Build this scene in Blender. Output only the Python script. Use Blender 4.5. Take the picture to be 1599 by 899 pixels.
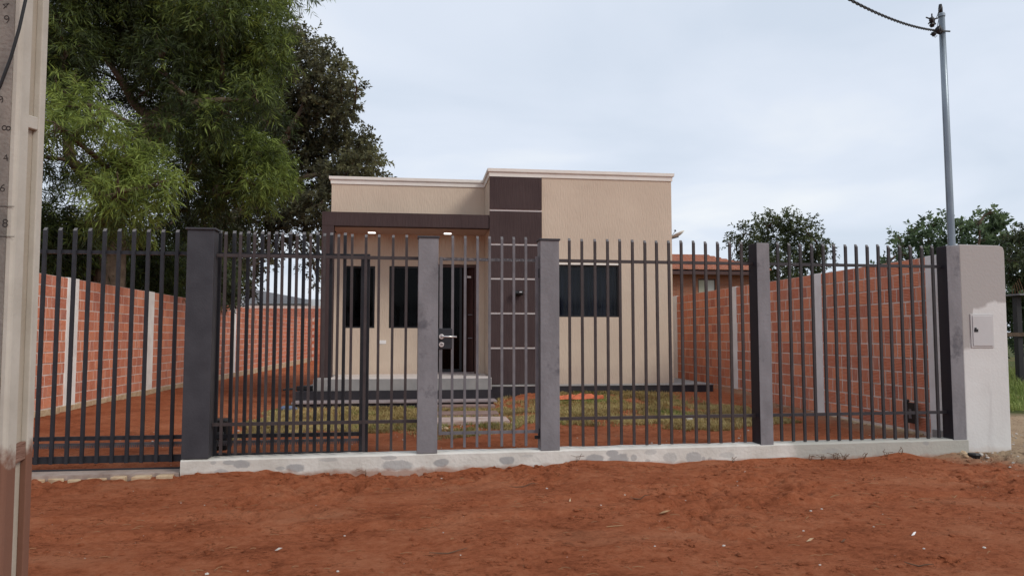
import bpy, bmesh, math, random
import numpy as np
from mathutils import Vector, Matrix
random.seed(7); np.random.seed(7)
S = bpy.context.scene
C = S.collection
for o in list(bpy.data.objects): bpy.data.objects.remove(o)
R = math.radians

# ------------------------------------------------------------------ camera
F_PX, IW, IH, HORIZ = 1150.0, 1599.0, 899.0, 526.0
PITCH = math.atan((HORIZ - IH / 2) / F_PX); YAW = R(7.4); EYE = Vector((0, 0, 1.4))
cam = bpy.data.cameras.new('camera'); camo = bpy.data.objects.new('camera', cam); C.objects.link(camo)
camo.location = EYE; camo.rotation_euler = (math.pi / 2 + PITCH, 0, -YAW)
cam.sensor_width = 36; cam.lens = F_PX / IW * 36; cam.clip_start = .05; cam.clip_end = 2000
S.camera = camo
_rot = camo.rotation_euler.to_matrix()
def at(px, py, Y):
    """a point of the place: the sight line through a photograph pixel, at depth Y"""
    d = _rot @ Vector((px - IW / 2, IH / 2 - py, -F_PX))
    return EYE + d * (Y / d.y)

# ------------------------------------------------------------------ light
SUN_EL, SUN_AZ = R(38), R(132)      # azimuth clockwise from +Y: behind the camera and well to its right
w = bpy.data.worlds.new('World'); S.world = w; w.use_nodes = True
nt = w.node_tree; nt.nodes.clear()
def N(t, typ, **k):
    n = t.nodes.new(typ)
    for a, b in k.items(): setattr(n, a, b)
    return n
out = N(nt, 'ShaderNodeOutputWorld'); bg = N(nt, 'ShaderNodeBackground'); bg.inputs['Strength'].default_value = .1
sky = N(nt, 'ShaderNodeTexSky', sky_type='NISHITA', sun_disc=False, sun_elevation=SUN_EL, sun_rotation=SUN_AZ)
sky.air_density = 1.0; sky.dust_density = 2.0
tc = N(nt, 'ShaderNodeTexCoord')
sep = N(nt, 'ShaderNodeSeparateXYZ'); nt.links.new(tc.outputs['Generated'], sep.inputs[0])
# cloud sheet: project the direction on a flat layer overhead
den = N(nt, 'ShaderNodeMath', operation='ADD'); nt.links.new(sep.outputs['Z'], den.inputs[0]); den.inputs[1].default_value = .16
dx = N(nt, 'ShaderNodeMath', operation='DIVIDE'); nt.links.new(sep.outputs['X'], dx.inputs[0]); nt.links.new(den.outputs[0], dx.inputs[1])
dy = N(nt, 'ShaderNodeMath', operation='DIVIDE'); nt.links.new(sep.outputs['Y'], dy.inputs[0]); nt.links.new(den.outputs[0], dy.inputs[1])
cmb = N(nt, 'ShaderNodeCombineXYZ'); nt.links.new(dx.outputs[0], cmb.inputs[0]); nt.links.new(dy.outputs[0], cmb.inputs[1])
no = N(nt, 'ShaderNodeTexNoise'); no.inputs['Scale'].default_value = 1.15; no.inputs['Detail'].default_value = 5; no.inputs['Roughness'].default_value = .48
no.inputs['Distortion'].default_value = .4
nt.links.new(cmb.outputs[0], no.inputs['Vector'])
cr = N(nt, 'ShaderNodeValToRGB'); nt.links.new(no.outputs['Fac'], cr.inputs[0])
e = cr.color_ramp.elements
e[0].position = .34; e[0].color = (.475, .53, .61, 1)
e[1].position = .74; e[1].color = (.66, .68, .70, 1)
m_ = cr.color_ramp.elements.new(.54); m_.color = (.545, .59, .665, 1)
sc = N(nt, 'ShaderNodeVectorMath', operation='SCALE'); nt.links.new(cr.outputs[0], sc.inputs[0]); sc.inputs['Scale'].default_value = 10.0
mx = N(nt, 'ShaderNodeMix', data_type='RGBA'); mx.inputs['Factor'].default_value = .9
nt.links.new(sky.outputs[0], mx.inputs['A']); nt.links.new(sc.outputs[0], mx.inputs['B'])
nt.links.new(mx.outputs['Result'], bg.inputs['Color']); nt.links.new(bg.outputs[0], out.inputs[0])
sun = bpy.data.lights.new('sun', 'SUN'); sun.energy = 1.15; sun.angle = R(20); sun.color = (1, .955, .87)
suno = bpy.data.objects.new('sun', sun); C.objects.link(suno)
sd = Vector((math.sin(SUN_AZ) * math.cos(SUN_EL), math.cos(SUN_AZ) * math.cos(SUN_EL), math.sin(SUN_EL)))
suno.rotation_euler = (-sd).to_track_quat('-Z', 'Y').to_euler(); suno.location = (0, -10, 20)
S.view_settings.view_transform = 'Standard'; S.view_settings.look = 'None'
S.view_settings.exposure = .54; S.view_settings.gamma = 1
try: S.render.engine = 'CYCLES'
except Exception: pass

# ------------------------------------------------------------------ helpers
class MB:
    def __init__(s): s.v = []; s.f = []
    def quad(s, a, b, c, d):
        n = len(s.v); s.v += [a, b, c, d]; s.f.append((n, n + 1, n + 2, n + 3)); return s
    def box(s, x0, x1, y0, y1, z0, z1):
        n = len(s.v)
        s.v += [(x0, y0, z0), (x1, y0, z0), (x1, y1, z0), (x0, y1, z0), (x0, y0, z1), (x1, y0, z1), (x1, y1, z1), (x0, y1, z1)]
        for f in ((0, 3, 2, 1), (4, 5, 6, 7), (0, 1, 5, 4), (1, 2, 6, 5), (2, 3, 7, 6), (3, 0, 4, 7)):
            s.f.append(tuple(n + i for i in f))
        return s
    def prism(s, pts, axis, a0, a1):
        """closed 2-D outline (counter-clockwise) swept along an axis; pts are the two other coordinates"""
        n = len(s.v); k = len(pts)
        for a in (a0, a1):
            for (p, q) in pts:
                s.v.append({'x': (a, p, q), 'y': (p, a, q), 'z': (p, q, a)}[axis])
        for i in range(k):
            j = (i + 1) % k; s.f.append((n + i, n + j, n + k + j, n + k + i))
        s.f.append(tuple(n + i for i in reversed(range(k)))); s.f.append(tuple(n + k + i for i in range(k)))
        return s
    def tube(s, pts, rad, seg=8, cap=True):
        pts = [Vector(p) for p in pts]; k = len(pts)
        if not hasattr(rad, '__len__'): rad = [rad] * k
        n = len(s.v); t0 = (pts[1] - pts[0]).normalized()
        u = t0.orthogonal().normalized()
        for i, p in enumerate(pts):
            t = (pts[min(i + 1, k - 1)] - pts[max(i - 1, 0)]).normalized()
            u = (u - t * u.dot(t)).normalized(); v = t.cross(u)
            for j in range(seg):
                a = 2 * math.pi * j / seg
                s.v.append(tuple(p + (u * math.cos(a) + v * math.sin(a)) * rad[i]))
        for i in range(k - 1):
            for j in range(seg):
                jj = (j + 1) % seg
                s.f.append((n + i * seg + j, n + i * seg + jj, n + (i + 1) * seg + jj, n + (i + 1) * seg + j))
        if cap:
            s.f.append(tuple(n + j for j in reversed(range(seg)))); s.f.append(tuple(n + (k - 1) * seg + j for j in range(seg)))
        return s
    def rock(s, c, r, squash=.6, seed=0):
        rr = random.Random(seed); n = len(s.v)
        t = (1 + 5 ** .5) / 2
        V = [(-1, t, 0), (1, t, 0), (-1, -t, 0), (1, -t, 0), (0, -1, t), (0, 1, t), (0, -1, -t), (0, 1, -t), (t, 0, -1), (t, 0, 1), (-t, 0, -1), (-t, 0, 1)]
        Fc = [(0, 11, 5), (0, 5, 1), (0, 1, 7), (0, 7, 10), (0, 10, 11), (1, 5, 9), (5, 11, 4), (11, 10, 2), (10, 7, 6), (7, 1, 8), (3, 9, 4), (3, 4, 2), (3, 2, 6), (3, 6, 8), (3, 8, 9), (4, 9, 5), (2, 4, 11), (6, 2, 10), (8, 6, 7), (9, 8, 1)]
        for q in V:
            q = Vector(q).normalized() * r * rr.uniform(.75, 1.2); s.v.append((c[0] + q.x, c[1] + q.y, c[2] + q.z * squash))
        s.f += [tuple(n + i for i in f) for f in Fc]; return s
    def mesh(s, name, mat, smooth=False, recalc=True):
        me = bpy.data.meshes.new(name); me.from_pydata(s.v, [], s.f)
        if recalc:
            b = bmesh.new(); b.from_mesh(me); bmesh.ops.recalc_face_normals(b, faces=b.faces); b.to_mesh(me); b.free()
        me.materials.append(mat)
        if smooth: me.polygons.foreach_set('use_smooth', [True] * len(me.polygons))
        me.update(); return me
    def build(s, name, mat, parent=None, smooth=False, bevel=0, **k):
        return link(name, s.mesh(name, mat, smooth), parent, bevel, **k)
def link(name, data, parent=None, bevel=0, label=None, cat=None, group=None, kind=None, loc=None):
    o = bpy.data.objects.new(name, data); C.objects.link(o)
    if parent: o.parent = parent
    if bevel:
        b = o.modifiers.new('bevel', 'BEVEL'); b.width = bevel; b.segments = 2; b.limit_method = 'ANGLE'; b.angle_limit = R(40)
    if label: o['label'] = label
    if cat: o['category'] = cat
    if group: o['group'] = group
    if kind: o['kind'] = kind
    if loc: o.location = loc
    return o
def empty(name, label, cat, loc=(0, 0, 0), rz=0, group=None):
    o = link(name, None, None, 0, label, cat, group); o.location = loc; o.rotation_euler.z = rz; o.empty_display_size = .2; return o

# ------------------------------------------------------------------ materials
def mat(name, col, rough=.8, metal=0, spec=.3, cols=None, cscale=3, bump=0, bscale=40, bstretch=(1, 1, 1), cstretch=(1, 1, 1), detail=6, contrast=(.35, .65), emit=None):
    m = bpy.data.materials.new(name); m.use_nodes = True; t = m.node_tree
    b = t.nodes['Principled BSDF']; b.inputs['Roughness'].default_value = rough; b.inputs['Metallic'].default_value = metal
    b.inputs['Specular IOR Level'].default_value = spec
    b.inputs['Base Color'].default_value = (*col, 1)
    pos = N(t, 'ShaderNodeNewGeometry')
    def vec(st):
        mp = N(t, 'ShaderNodeVectorMath', operation='MULTIPLY'); t.links.new(pos.outputs['Position'], mp.inputs[0]); mp.inputs[1].default_value = st; return mp.outputs[0]
    if cols:
        n = N(t, 'ShaderNodeTexNoise'); n.inputs['Scale'].default_value = cscale; n.inputs['Detail'].default_value = detail; n.inputs['Roughness'].default_value = .6
        t.links.new(vec(cstretch), n.inputs['Vector'])
        r = N(t, 'ShaderNodeValToRGB'); t.links.new(n.outputs['Fac'], r.inputs[0])
        r.color_ramp.elements[0].position = contrast[0]; r.color_ramp.elements[1].position = contrast[1]
        r.color_ramp.elements[0].color = (*col, 1); r.color_ramp.elements[1].color = (*cols, 1)
        t.links.new(r.outputs[0], b.inputs['Base Color'])
    if bump:
        n = N(t, 'ShaderNodeTexNoise'); n.inputs['Scale'].default_value = bscale; n.inputs['Detail'].default_value = 5
        t.links.new(vec(bstretch), n.inputs['Vector'])
        bp = N(t, 'ShaderNodeBump'); bp.inputs['Strength'].default_value = 1; bp.inputs['Distance'].default_value = bump
        t.links.new(n.outputs['Fac'], bp.inputs['Height']); t.links.new(bp.outputs[0], b.inputs['Normal'])
    if emit:
        b.inputs['Emission Color'].default_value = (*emit[0], 1); b.inputs['Emission Strength'].default_value = emit[1]
    return m
def nodes(m): return m.node_tree, m.node_tree.nodes['Principled BSDF']
def mixin(m, col, maskfn):
    """lay a second colour over a material's base colour where maskfn's socket is 1"""
    t, b = nodes(m); src = b.inputs['Base Color']
    x = N(t, 'ShaderNodeMix', data_type='RGBA')
    if src.is_linked: t.links.new(src.links[0].from_socket, x.inputs['A'])
    else: x.inputs['A'].default_value = src.default_value
    x.inputs['B'].default_value = (*col, 1); t.links.new(maskfn(t), x.inputs['Factor']); t.links.new(x.outputs['Result'], src)
def ramp(t, sock, lo, hi, a=0., b=1.):
    r = N(t, 'ShaderNodeMapRange'); t.links.new(sock, r.inputs[0]); r.inputs[1].default_value = lo; r.inputs[2].default_value = hi
    r.inputs[3].default_value = a; r.inputs[4].default_value = b; return r.outputs[0]
def mth(t, op, a, b=None):
    n = N(t, 'ShaderNodeMath', operation=op)
    for i, q in enumerate((a, b)):
        if q is None: continue
        if isinstance(q, (int, float)): n.inputs[i].default_value = q
        else: t.links.new(q, n.inputs[i])
    return n.outputs[0]
def P(t):
    g = N(t, 'ShaderNodeNewGeometry'); s = N(t, 'ShaderNodeSeparateXYZ'); t.links.new(g.outputs['Position'], s.inputs[0]); return g.outputs['Position'], s.outputs
def noise(t, vec, scale, detail=5, rough=.55, stretch=None):
    if stretch:
        mp = N(t, 'ShaderNodeVectorMath', operation='MULTIPLY'); t.links.new(vec, mp.inputs[0]); mp.inputs[1].default_value = stretch; vec = mp.outputs[0]
    n = N(t, 'ShaderNodeTexNoise'); n.inputs['Scale'].default_value = scale; n.inputs['Detail'].default_value = detail; n.inputs['Roughness'].default_value = rough
    t.links.new(vec, n.inputs['Vector']); return n.outputs['Fac']

M = {}
M['dark_paint'] = mat('dark_paint', (.030, .028, .032), .45, spec=.35, cols=(.042, .039, .043), cscale=6, bump=.002, bscale=60)
M['post_dark'] = mat('post_dark', (.036, .036, .043), .5, spec=.35, cols=(.050, .050, .058), cscale=5, bump=.002, bscale=50)
M['post_grey'] = mat('post_grey', (.165, .158, .168), .55, spec=.35, cols=(.22, .212, .225), cscale=5, bump=.003, bscale=30, cstretch=(1, 1, .5))
mixin(M['post_grey'], (.07, .068, .08), lambda t: ramp(t, noise(t, P(t)[0], 3.2, 6, .65), .58, .68, 0, .75))
M['post_near_black'] = mat('post_near_black', (.018, .017, .024), .5, spec=.3)
M['picket_brown'] = mat('picket_brown', (.042, .032, .033), .45, spec=.35, cols=(.058, .046, .045), cscale=9)
M['picket_grey'] = mat('picket_grey', (.115, .108, .118), .45, spec=.4, cols=(.16, .15, .16), cscale=8)
M['gate_dark'] = mat('gate_dark', (.018, .019, .024), .45, spec=.35, cols=(.026, .027, .033), cscale=8)
M['weld'] = mat('weld', (.05, .045, .05), .4, spec=.5, cols=(.2, .19, .2), cscale=40, contrast=(.5, .7))
M['cut_metal'] = mat('cut_metal', (.10, .095, .095), .5, spec=.3, cols=(.17, .155, .155), cscale=30)
M['curb'] = mat('curb', (.67, .64, .59), .9, cols=(.52, .49, .44), cscale=2.5, bump=.006, bscale=25)
mixin(M['curb'], (.36, .35, .31), lambda t: ramp(t, mth(t, 'ADD', ramp(t, P(t)[1][0], 3.9, 4.6), mth(t, 'SUBTRACT', noise(t, P(t)[0], 3), .5)), .3, .6, 0, .85))
SPOTS = [(337, 720, 4, 2.5, .7), (360, 720, 8, 3, .9), (381, 722, 11, 5.5, 1), (349, 734, 9, 3.5, .7), (463, 728, 12, 5.5, 1), (439, 729, 6, 2.5, .7), (516, 716, 12, 3, .6), (622, 725, 22, 7, .8), (609, 713, 12, 3, .7), (689, 721, 11, 5.5, 1), (791, 718, 11, 5.5, 1), (824, 711, 8, 2, .4),
         (930, 715, 14, 6, 1), (956, 708, 10, 5, 1), (967, 717, 15, 8, 1), (990, 714, 5, 5, .8), (1016, 706, 9, 3.5, .5), (1012, 719, 4, 2, .6), (1047, 714, 12, 7, .55), (1085, 714, 12, 7, .8), (1100, 716, 3, 3, .8), (1110, 717, 3, 2.5, .8), (1137, 711, 12, 4, .4), (1454, 693, 5, 3, .7), (1300, 705, 14, 4, .4)]
def blotch(t):
    """water stains left on the whitewash, each where it stands on the kerb's face"""
    p, s = P(t); nx = mth(t, 'MULTIPLY', mth(t, 'SUBTRACT', noise(t, p, 11, 4), .5), 1.1); acc = None
    for px, py, rx, rz, st in SPOTS:
        q = at(px, py, 7.92); k = 7.92 / F_PX
        dx_ = mth(t, 'DIVIDE', mth(t, 'SUBTRACT', s[0], q.x), rx * k * 1.1); dz_ = mth(t, 'DIVIDE', mth(t, 'SUBTRACT', s[2], q.z), rz * k * 1.1)
        d = mth(t, 'ADD', mth(t, 'SQRT', mth(t, 'ADD', mth(t, 'MULTIPLY', dx_, dx_), mth(t, 'MULTIPLY', dz_, dz_))), nx)
        m_ = ramp(t, d, 1.12, .88, 0, .72 * st); acc = m_ if acc is None else mth(t, 'MAXIMUM', acc, m_)
    return acc
mixin(M['curb'], (.27, .27, .275), blotch)
mixin(M['curb'], (.30, .13, .07), lambda t: ramp(t, mth(t, 'ADD', P(t)[1][2], mth(t, 'MULTIPLY', noise(t, P(t)[0], 8), .10)), .10, .055, 0, .7))
M['stucco'] = mat('stucco', (.55, .440, .345), .92, spec=.15, cols=(.60, .485, .38), cscale=1.3, bump=.010, bscale=48, bstretch=(1, 1, .16), detail=9)
M['stucco_white'] = mat('stucco_white', (.80, .76, .70), .9, spec=.15, cols=(.75, .70, .64), cscale=4, bump=.003, bscale=30)
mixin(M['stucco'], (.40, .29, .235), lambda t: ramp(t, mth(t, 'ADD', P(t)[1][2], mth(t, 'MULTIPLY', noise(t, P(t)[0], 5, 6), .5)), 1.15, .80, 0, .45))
M['brown'] = mat('brown', (.054, .035, .035), .85, spec=.2, cols=(.068, .045, .044), cscale=1.6, bump=.012, bscale=26, bstretch=(1, 1, .12))
M['groove_white'] = mat('groove_white', (.62, .56, .54), .85)
M['ceiling'] = mat('ceiling', (.42, .29, .23), .9, cols=(.46, .33, .26), cscale=1)
M['porch_floor'] = mat('porch_floor', (.62, .55, .51), .5, cols=(.68, .61, .57), cscale=3)
M['cement'] = mat('cement', (.24, .23, .225), .9, cols=(.32, .30, .285), cscale=2.4, bump=.004, bscale=30)
M['plinth'] = mat('plinth', (.020, .018, .023), .75, cols=(.030, .026, .030), cscale=4, bump=.004, bscale=20)
M['step_edge'] = mat('step_edge', (.30, .25, .25), .9, cols=(.24, .19, .18), cscale=5, bump=.004, bscale=30)
M['black_frame'] = mat('black_frame', (.008, .008, .010), .4, spec=.4)
M['door_brown'] = mat('door_brown', (.055, .024, .020), .5, spec=.4, cols=(.075, .032, .026), cscale=3, cstretch=(4, 4, .4))
M['interior'] = mat('interior', (.05, .05, .055), .9)
M['curtain'] = mat('curtain', (.045, .055, .085), .9, cols=(.065, .078, .115), cscale=4, cstretch=(5, 5, .2))
M['white_plastic'] = mat('white_plastic', (.75, .72, .70), .4)
M['lamp_glow'] = mat('lamp_glow', (.9, .9, .9), .4, emit=((1, .98, .95), 2.2))
M['chrome'] = mat('chrome', (.62, .60, .58), .25, metal=.9, spec=.5)
M['black'] = mat('black', (.010, .010, .011), .5, spec=.4)
M['galv'] = mat('galv', (.25, .29, .32), .4, metal=.7, spec=.5, cols=(.18, .215, .25), cscale=7, cstretch=(1, 1, .25), bump=.001, bscale=60)
M['bark'] = mat('bark', (.075, .052, .038), .95, spec=.1, cols=(.13, .095, .07), cscale=5, bump=.05, bscale=9, bstretch=(1, 1, .3))
M['stone_cream'] = mat('stone_cream', (.55, .43, .28), .95, cols=(.42, .28, .17), cscale=9, bump=.01, bscale=22)
M['rubble'] = mat('rubble', (.45, .40, .36), .95, cols=(.60, .55, .48), cscale=12, bump=.006, bscale=40)
M['pave'] = mat('pave', (.27, .19, .165), .92, cols=(.20, .12, .095), cscale=5, bump=.005, bscale=40)
M['pave_clean'] = mat('pave_clean', (.50, .41, .375), .92, cols=(.36, .24, .19), cscale=5, bump=.005, bscale=40)
M['roof_tile'] = mat('roof_tile', (.36, .14, .085), .9, cols=(.44, .19, .12), cscale=4, bump=.02, bscale=9)
M['grey_roof'] = mat('grey_roof', (.20, .215, .24), .7, cols=(.26, .275, .30), cscale=1)
M['white_wall'] = mat('white_wall', (.62, .64, .66), .9)
M['leaf_litter'] = mat('leaf_litter', (.42, .27, .14), .9, cols=(.30, .17, .09), cscale=20)
M['twig'] = mat('twig', (.14, .075, .045), .95)
M['orange_scrap'] = mat('orange_scrap', (.62, .16, .07), .8, cols=(.45, .12, .06), cscale=12)
M['box_grey'] = mat('box_grey', (.50, .49, .485), .5)
M['dirty_cement'] = mat('dirty_cement', (.27, .20, .165), .95, cols=(.38, .30, .26), cscale=7, bump=.006, bscale=30)
M['paper'] = mat('paper', (.78, .76, .74), .8)
M['blue_grey'] = mat('blue_grey', (.12, .15, .23), .6)

# meter pillar: raw cement above, white primer brushed on below, with an uneven edge around the box
M['meter_white'] = mat('meter_white', (.64, .635, .62), .85, spec=.2, cols=(.59, .58, .565), cscale=2.2, bump=.0025, bscale=35)
def cement_mask(t):
    p, s = P(t)
    n1 = mth(t, 'MULTIPLY', mth(t, 'SUBTRACT', noise(t, p, 4, 5), .5), .16)
    edge = mth(t, 'ADD', mth(t, 'MULTIPLY', s[0], .20), .42)              # height of the edge rises to the right
    left = ramp(t, s[0], 6.62, 6.55, 0, .46)                             # the strip left of the box stays bare lower down
    zz = mth(t, 'SUBTRACT', mth(t, 'ADD', mth(t, 'ADD', s[2], n1), left), edge)
    return ramp(t, zz, -.02, .015)
mixin(M['meter_white'], (.375, .352, .338), cement_mask)
mixin(M['meter_white'], (.36, .34, .34), lambda t: mth(t, 'MULTIPLY', ramp(t, noise(t, P(t)[0], 7, 4, .5, (1, 1, .12)), .62, .75, 0, .35), ramp(t, P(t)[1][2], 1.3, 1.0, 0, 1)))
mixin(M['meter_white'], (.42, .34, .28), lambda t: ramp(t, mth(t, 'ADD', P(t)[1][2], mth(t, 'MULTIPLY', noise(t, P(t)[0], 9), .12)), .17, .08, 0, .6))

# utility pole concrete, rust-red soil splashed up its foot
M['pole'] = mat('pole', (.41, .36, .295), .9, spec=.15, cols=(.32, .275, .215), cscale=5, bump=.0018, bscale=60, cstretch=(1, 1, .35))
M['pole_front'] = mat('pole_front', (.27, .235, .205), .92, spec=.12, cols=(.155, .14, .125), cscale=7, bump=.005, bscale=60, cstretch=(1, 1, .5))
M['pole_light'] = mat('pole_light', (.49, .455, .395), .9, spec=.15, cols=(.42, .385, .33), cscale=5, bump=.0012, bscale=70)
for k, top in (('pole_front', 1.24), ('pole_light', .96)):
    mixin(M[k], (.15, .052, .027), (lambda top: lambda t: ramp(t, mth(t, 'ADD', P(t)[1][2], mth(t, 'MULTIPLY', noise(t, P(t)[0], 12), .22)), top + .1, top + .04, 0, .9))(top))
M['pole_rib'] = mat('pole_rib', (.26, .15, .11), .9, cols=(.17, .085, .06), cscale=14, cstretch=(1, .4, 6), bump=.006, bscale=50, bstretch=(1, .3, 5))
M['numeral'] = mat('numeral', (.035, .030, .028), .9)

# hollow clay bricks: ribbed faces, colour by the tone each brick carries
def brick_mat(name, ribs_along_z):
    m = mat(name, (.4, .15, .1), .9, spec=.12); t, b = nodes(m)
    a = N(t, 'ShaderNodeAttribute', attribute_name='tone'); p, s = P(t)
    r = N(t, 'ShaderNodeValToRGB'); t.links.new(a.outputs['Fac'], r.inputs[0]); el = r.color_ramp.elements
    el[0].position = 0; el[0].color = (.46, .155, .10, 1); el[1].position = 1; el[1].color = (.72, .27, .150, 1)
    q = el.new(.35); q.color = (.57, .190, .108, 1); q = el.new(.7); q.color = (.64, .225, .125, 1)
    x = N(t, 'ShaderNodeMix', data_type='RGBA'); t.links.new(r.outputs[0], x.inputs['A']); x.inputs['B'].default_value = (.64, .42, .34, 1)
    st = (1, 14, 1.2) if ribs_along_z else (1, 2, 14)
    t.links.new(ramp(t, noise(t, p, 5, 5, .6, st), .46, .70, 0, .7 if ribs_along_z else .42), x.inputs['Factor'])
    t.links.new(x.outputs['Result'], b.inputs['Base Color'])
    wv = mth(t, 'SINE', mth(t, 'MULTIPLY', s[1] if ribs_along_z else s[2], 2 * math.pi / .02))
    bp = N(t, 'ShaderNodeBump'); bp.inputs['Distance'].default_value = .003; bp.inputs['Strength'].default_value = .8
    t.links.new(mth(t, 'ADD', wv, noise(t, p, 50)), bp.inputs['Height']); t.links.new(bp.outputs[0], b.inputs['Normal']); return m
M['brick'] = brick_mat('brick', False); M['brick_end'] = brick_mat('brick_end', True)
M['mortar'] = mat('mortar', (.70, .62, .57), .95, cols=(.54, .41, .35), cscale=5, bump=.004, bscale=50)
M['column_white'] = mat('column_white', (.84, .82, .78), .9, cols=(.70, .66, .63), cscale=3, bump=.003, bscale=40)
M['column_grey'] = mat('column_grey', (.78, .77, .77), .9, cols=(.68, .66, .65), cscale=3, bump=.003, bscale=40)

def glass_mat(name, tint, gloss=.06):
    m = bpy.data.materials.new(name); m.use_nodes = True; t = m.node_tree; t.nodes.clear()
    o = N(t, 'ShaderNodeOutputMaterial'); mx = N(t, 'ShaderNodeMixShader'); a = N(t, 'ShaderNodeBsdfTransparent'); g = N(t, 'ShaderNodeBsdfGlossy')
    a.inputs[0].default_value = (*tint, 1); g.inputs['Roughness'].default_value = .06; mx.inputs[0].default_value = gloss
    t.links.new(a.outputs[0], mx.inputs[1]); t.links.new(g.outputs[0], mx.inputs[2]); t.links.new(mx.outputs[0], o.inputs[0]); return m
M['glass'] = glass_mat('glass', (.5, .53, .58), .02); M['glass_dark'] = glass_mat('glass_dark', (.18, .18, .2), .008)

def leaf_mat(name, dark, mid, light, trans=.25):
    m = mat(name, mid, .55, spec=.25); t, b = nodes(m)
    a = N(t, 'ShaderNodeAttribute', attribute_name='tone')
    r = N(t, 'ShaderNodeValToRGB'); t.links.new(a.outputs['Fac'], r.inputs[0]); el = r.color_ramp.elements
    el[0].color = (*dark, 1); el[1].color = (*light, 1); q = el.new(.5); q.color = (*mid, 1)
    t.links.new(r.outputs[0], b.inputs['Base Color'])
    tr = N(t, 'ShaderNodeBsdfTranslucent'); t.links.new(r.outputs[0], tr.inputs[0])
    mxs = N(t, 'ShaderNodeMixShader'); mxs.inputs[0].default_value = trans
    o = [n for n in t.nodes if n.type == 'OUTPUT_MATERIAL'][0]
    t.links.new(b.outputs[0], mxs.inputs[1]); t.links.new(tr.outputs[0], mxs.inputs[2]); t.links.new(mxs.outputs[0], o.inputs[0]); return m
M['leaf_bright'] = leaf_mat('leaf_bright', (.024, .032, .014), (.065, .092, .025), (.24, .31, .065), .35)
M['leaf_dark'] = leaf_mat('leaf_dark', (.040, .040, .024), (.105, .104, .055), (.21, .21, .09), .4)
M['leaf_far'] = leaf_mat('leaf_far', (.035, .055, .028), (.075, .115, .055), (.15, .21, .095), .3)
M['leaf_olive'] = leaf_mat('leaf_olive', (.026, .034, .018), (.062, .078, .032), (.13, .15, .055), .28)
M['grass_dry'] = leaf_mat('grass_dry', (.22, .155, .06), (.38, .285, .11), (.52, .42, .19), .2)
M['grass_green'] = leaf_mat('grass_green', (.09, .12, .03), (.18, .24, .055), (.32, .36, .11), .3)

# ------------------------------------------------------------------ terrain
def vn(x, y, sc, seed):
    rs = np.random.RandomState(seed); n = 256; g = rs.rand(n, n)
    x = x / sc; y = y / sc; xi = np.floor(x).astype(int); yi = np.floor(y).astype(int); fx = x - xi; fy = y - yi
    fx = fx * fx * (3 - 2 * fx); fy = fy * fy * (3 - 2 * fy)
    a = g[xi % n, yi % n]; b = g[(xi + 1) % n, yi % n]; c = g[xi % n, (yi + 1) % n]; d = g[(xi + 1) % n, (yi + 1) % n]
    return (a * (1 - fx) + b * fx) * (1 - fy) + (c * (1 - fx) + d * fx) * fy - .5
def sm(a, b, x):
    t = np.clip((x - a) / (b - a), 0, 1); return t * t * (3 - 2 * t)
def height(x, y):
    x = np.asarray(x, float); y = np.asarray(y, float)
    fy = 7.841 + .0211 * (x + 2.32)
    inyard = sm(-.02, .12, y - fy - .10) * (x > -6.0) * (x < 6.45)
    left = .02 + .12 * sm(8.3, 12, y) - .14 * sm(14, 43, y)
    mid = .15 + .04 * sm(10.5, 12.9, y)
    right = .15 + .06 * sm(9, 12.2, y) + .16 * sm(12.2, 14, y)
    lm = sm(-2.6, -1.9, x); mr = sm(1.2, 2.2, x)
    yard = left * (1 - lm) + (mid * (1 - mr) + right * mr) * lm
    bank = .045 * np.exp(-np.clip(fy - y, 0, 9) / .16) * (x > -2.3) * (.6 + 1.6 * vn(x, y, .35, 5))   # loose soil banked on the kerb
    out = bank + .03 * sm(6.2, 7.2, x) * sm(6.5, 8, y)
    h = yard * inyard + out * (1 - inyard)
    det = sm(60, 25, np.hypot(x, y))
    rough = .055 * vn(x, y, 1.7, 1) + .030 * vn(x, y, .55, 2) + .020 * vn(x * .6, y, .21, 3) + .012 * vn(x * .7, y, .09, 4)
    # scuffed clods: ridged noise
    rid = np.abs(vn(x * .8, y, .30, 8)) ; rid2 = np.abs(vn(x, y, .13, 9))
    patch = sm(-.05, .22, vn(x, y, 1.1, 10))
    rough += patch * (-.050 * np.exp(-rid * 20) - .030 * np.exp(-rid2 * 14) + .045 * vn(x * .8, y, .06, 11) + .05 * vn(x * .7, y, .11, 12))
    # old wheel ruts running along the fence
    for (x0, yc, sl, amp) in ((0, 5.75, .055, .022), (0, 6.25, .06, .014)):
        d = y - (yc + sl * x + .12 * vn(x, x * 0, 2.0, 21)); rough += -amp * np.exp(-(d / .07) ** 2) + amp * .6 * np.exp(-((d - .13) / .05) ** 2)
    k = np.where(y > fy, .42, 1.0) * det
    k = k * np.where((x < 6.45) | (y < fy), 1, .8)
    return h + rough * k + .0
def zat(x, y): return float(height(np.array([x]), np.array([y]))[0])
def steps(lst):
    a = [lst[0][0]]
    for (s0, s1, st) in lst:
        n = max(1, int(round((s1 - s0) / st))); a += list(np.linspace(s0, s1, n + 1)[1:])
    return np.array(a)
gx = steps([(-900, -200, 120), (-200, -40, 20), (-40, -10, 1.5), (-10, -5, .15), (-5, 7.5, .024), (7.5, 14, .12), (14, 40, 1.5), (40, 200, 20), (200, 900, 120)])
gy = steps([(-900, -200, 120), (-200, -30, 20), (-30, 0, 2), (0, 3.8, .2), (3.8, 8.0, .019), (8.0, 8.6, .03), (8.6, 14, .06), (14, 25, .25), (25, 60, 1.5), (60, 200, 20), (200, 900, 120)])
X, Y = np.meshgrid(gx, gy); Zh = height(X, Y)
nv = X.size; nxx = len(gx); nyy = len(gy)
me = bpy.data.meshes.new('ground'); me.vertices.add(nv)
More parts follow.
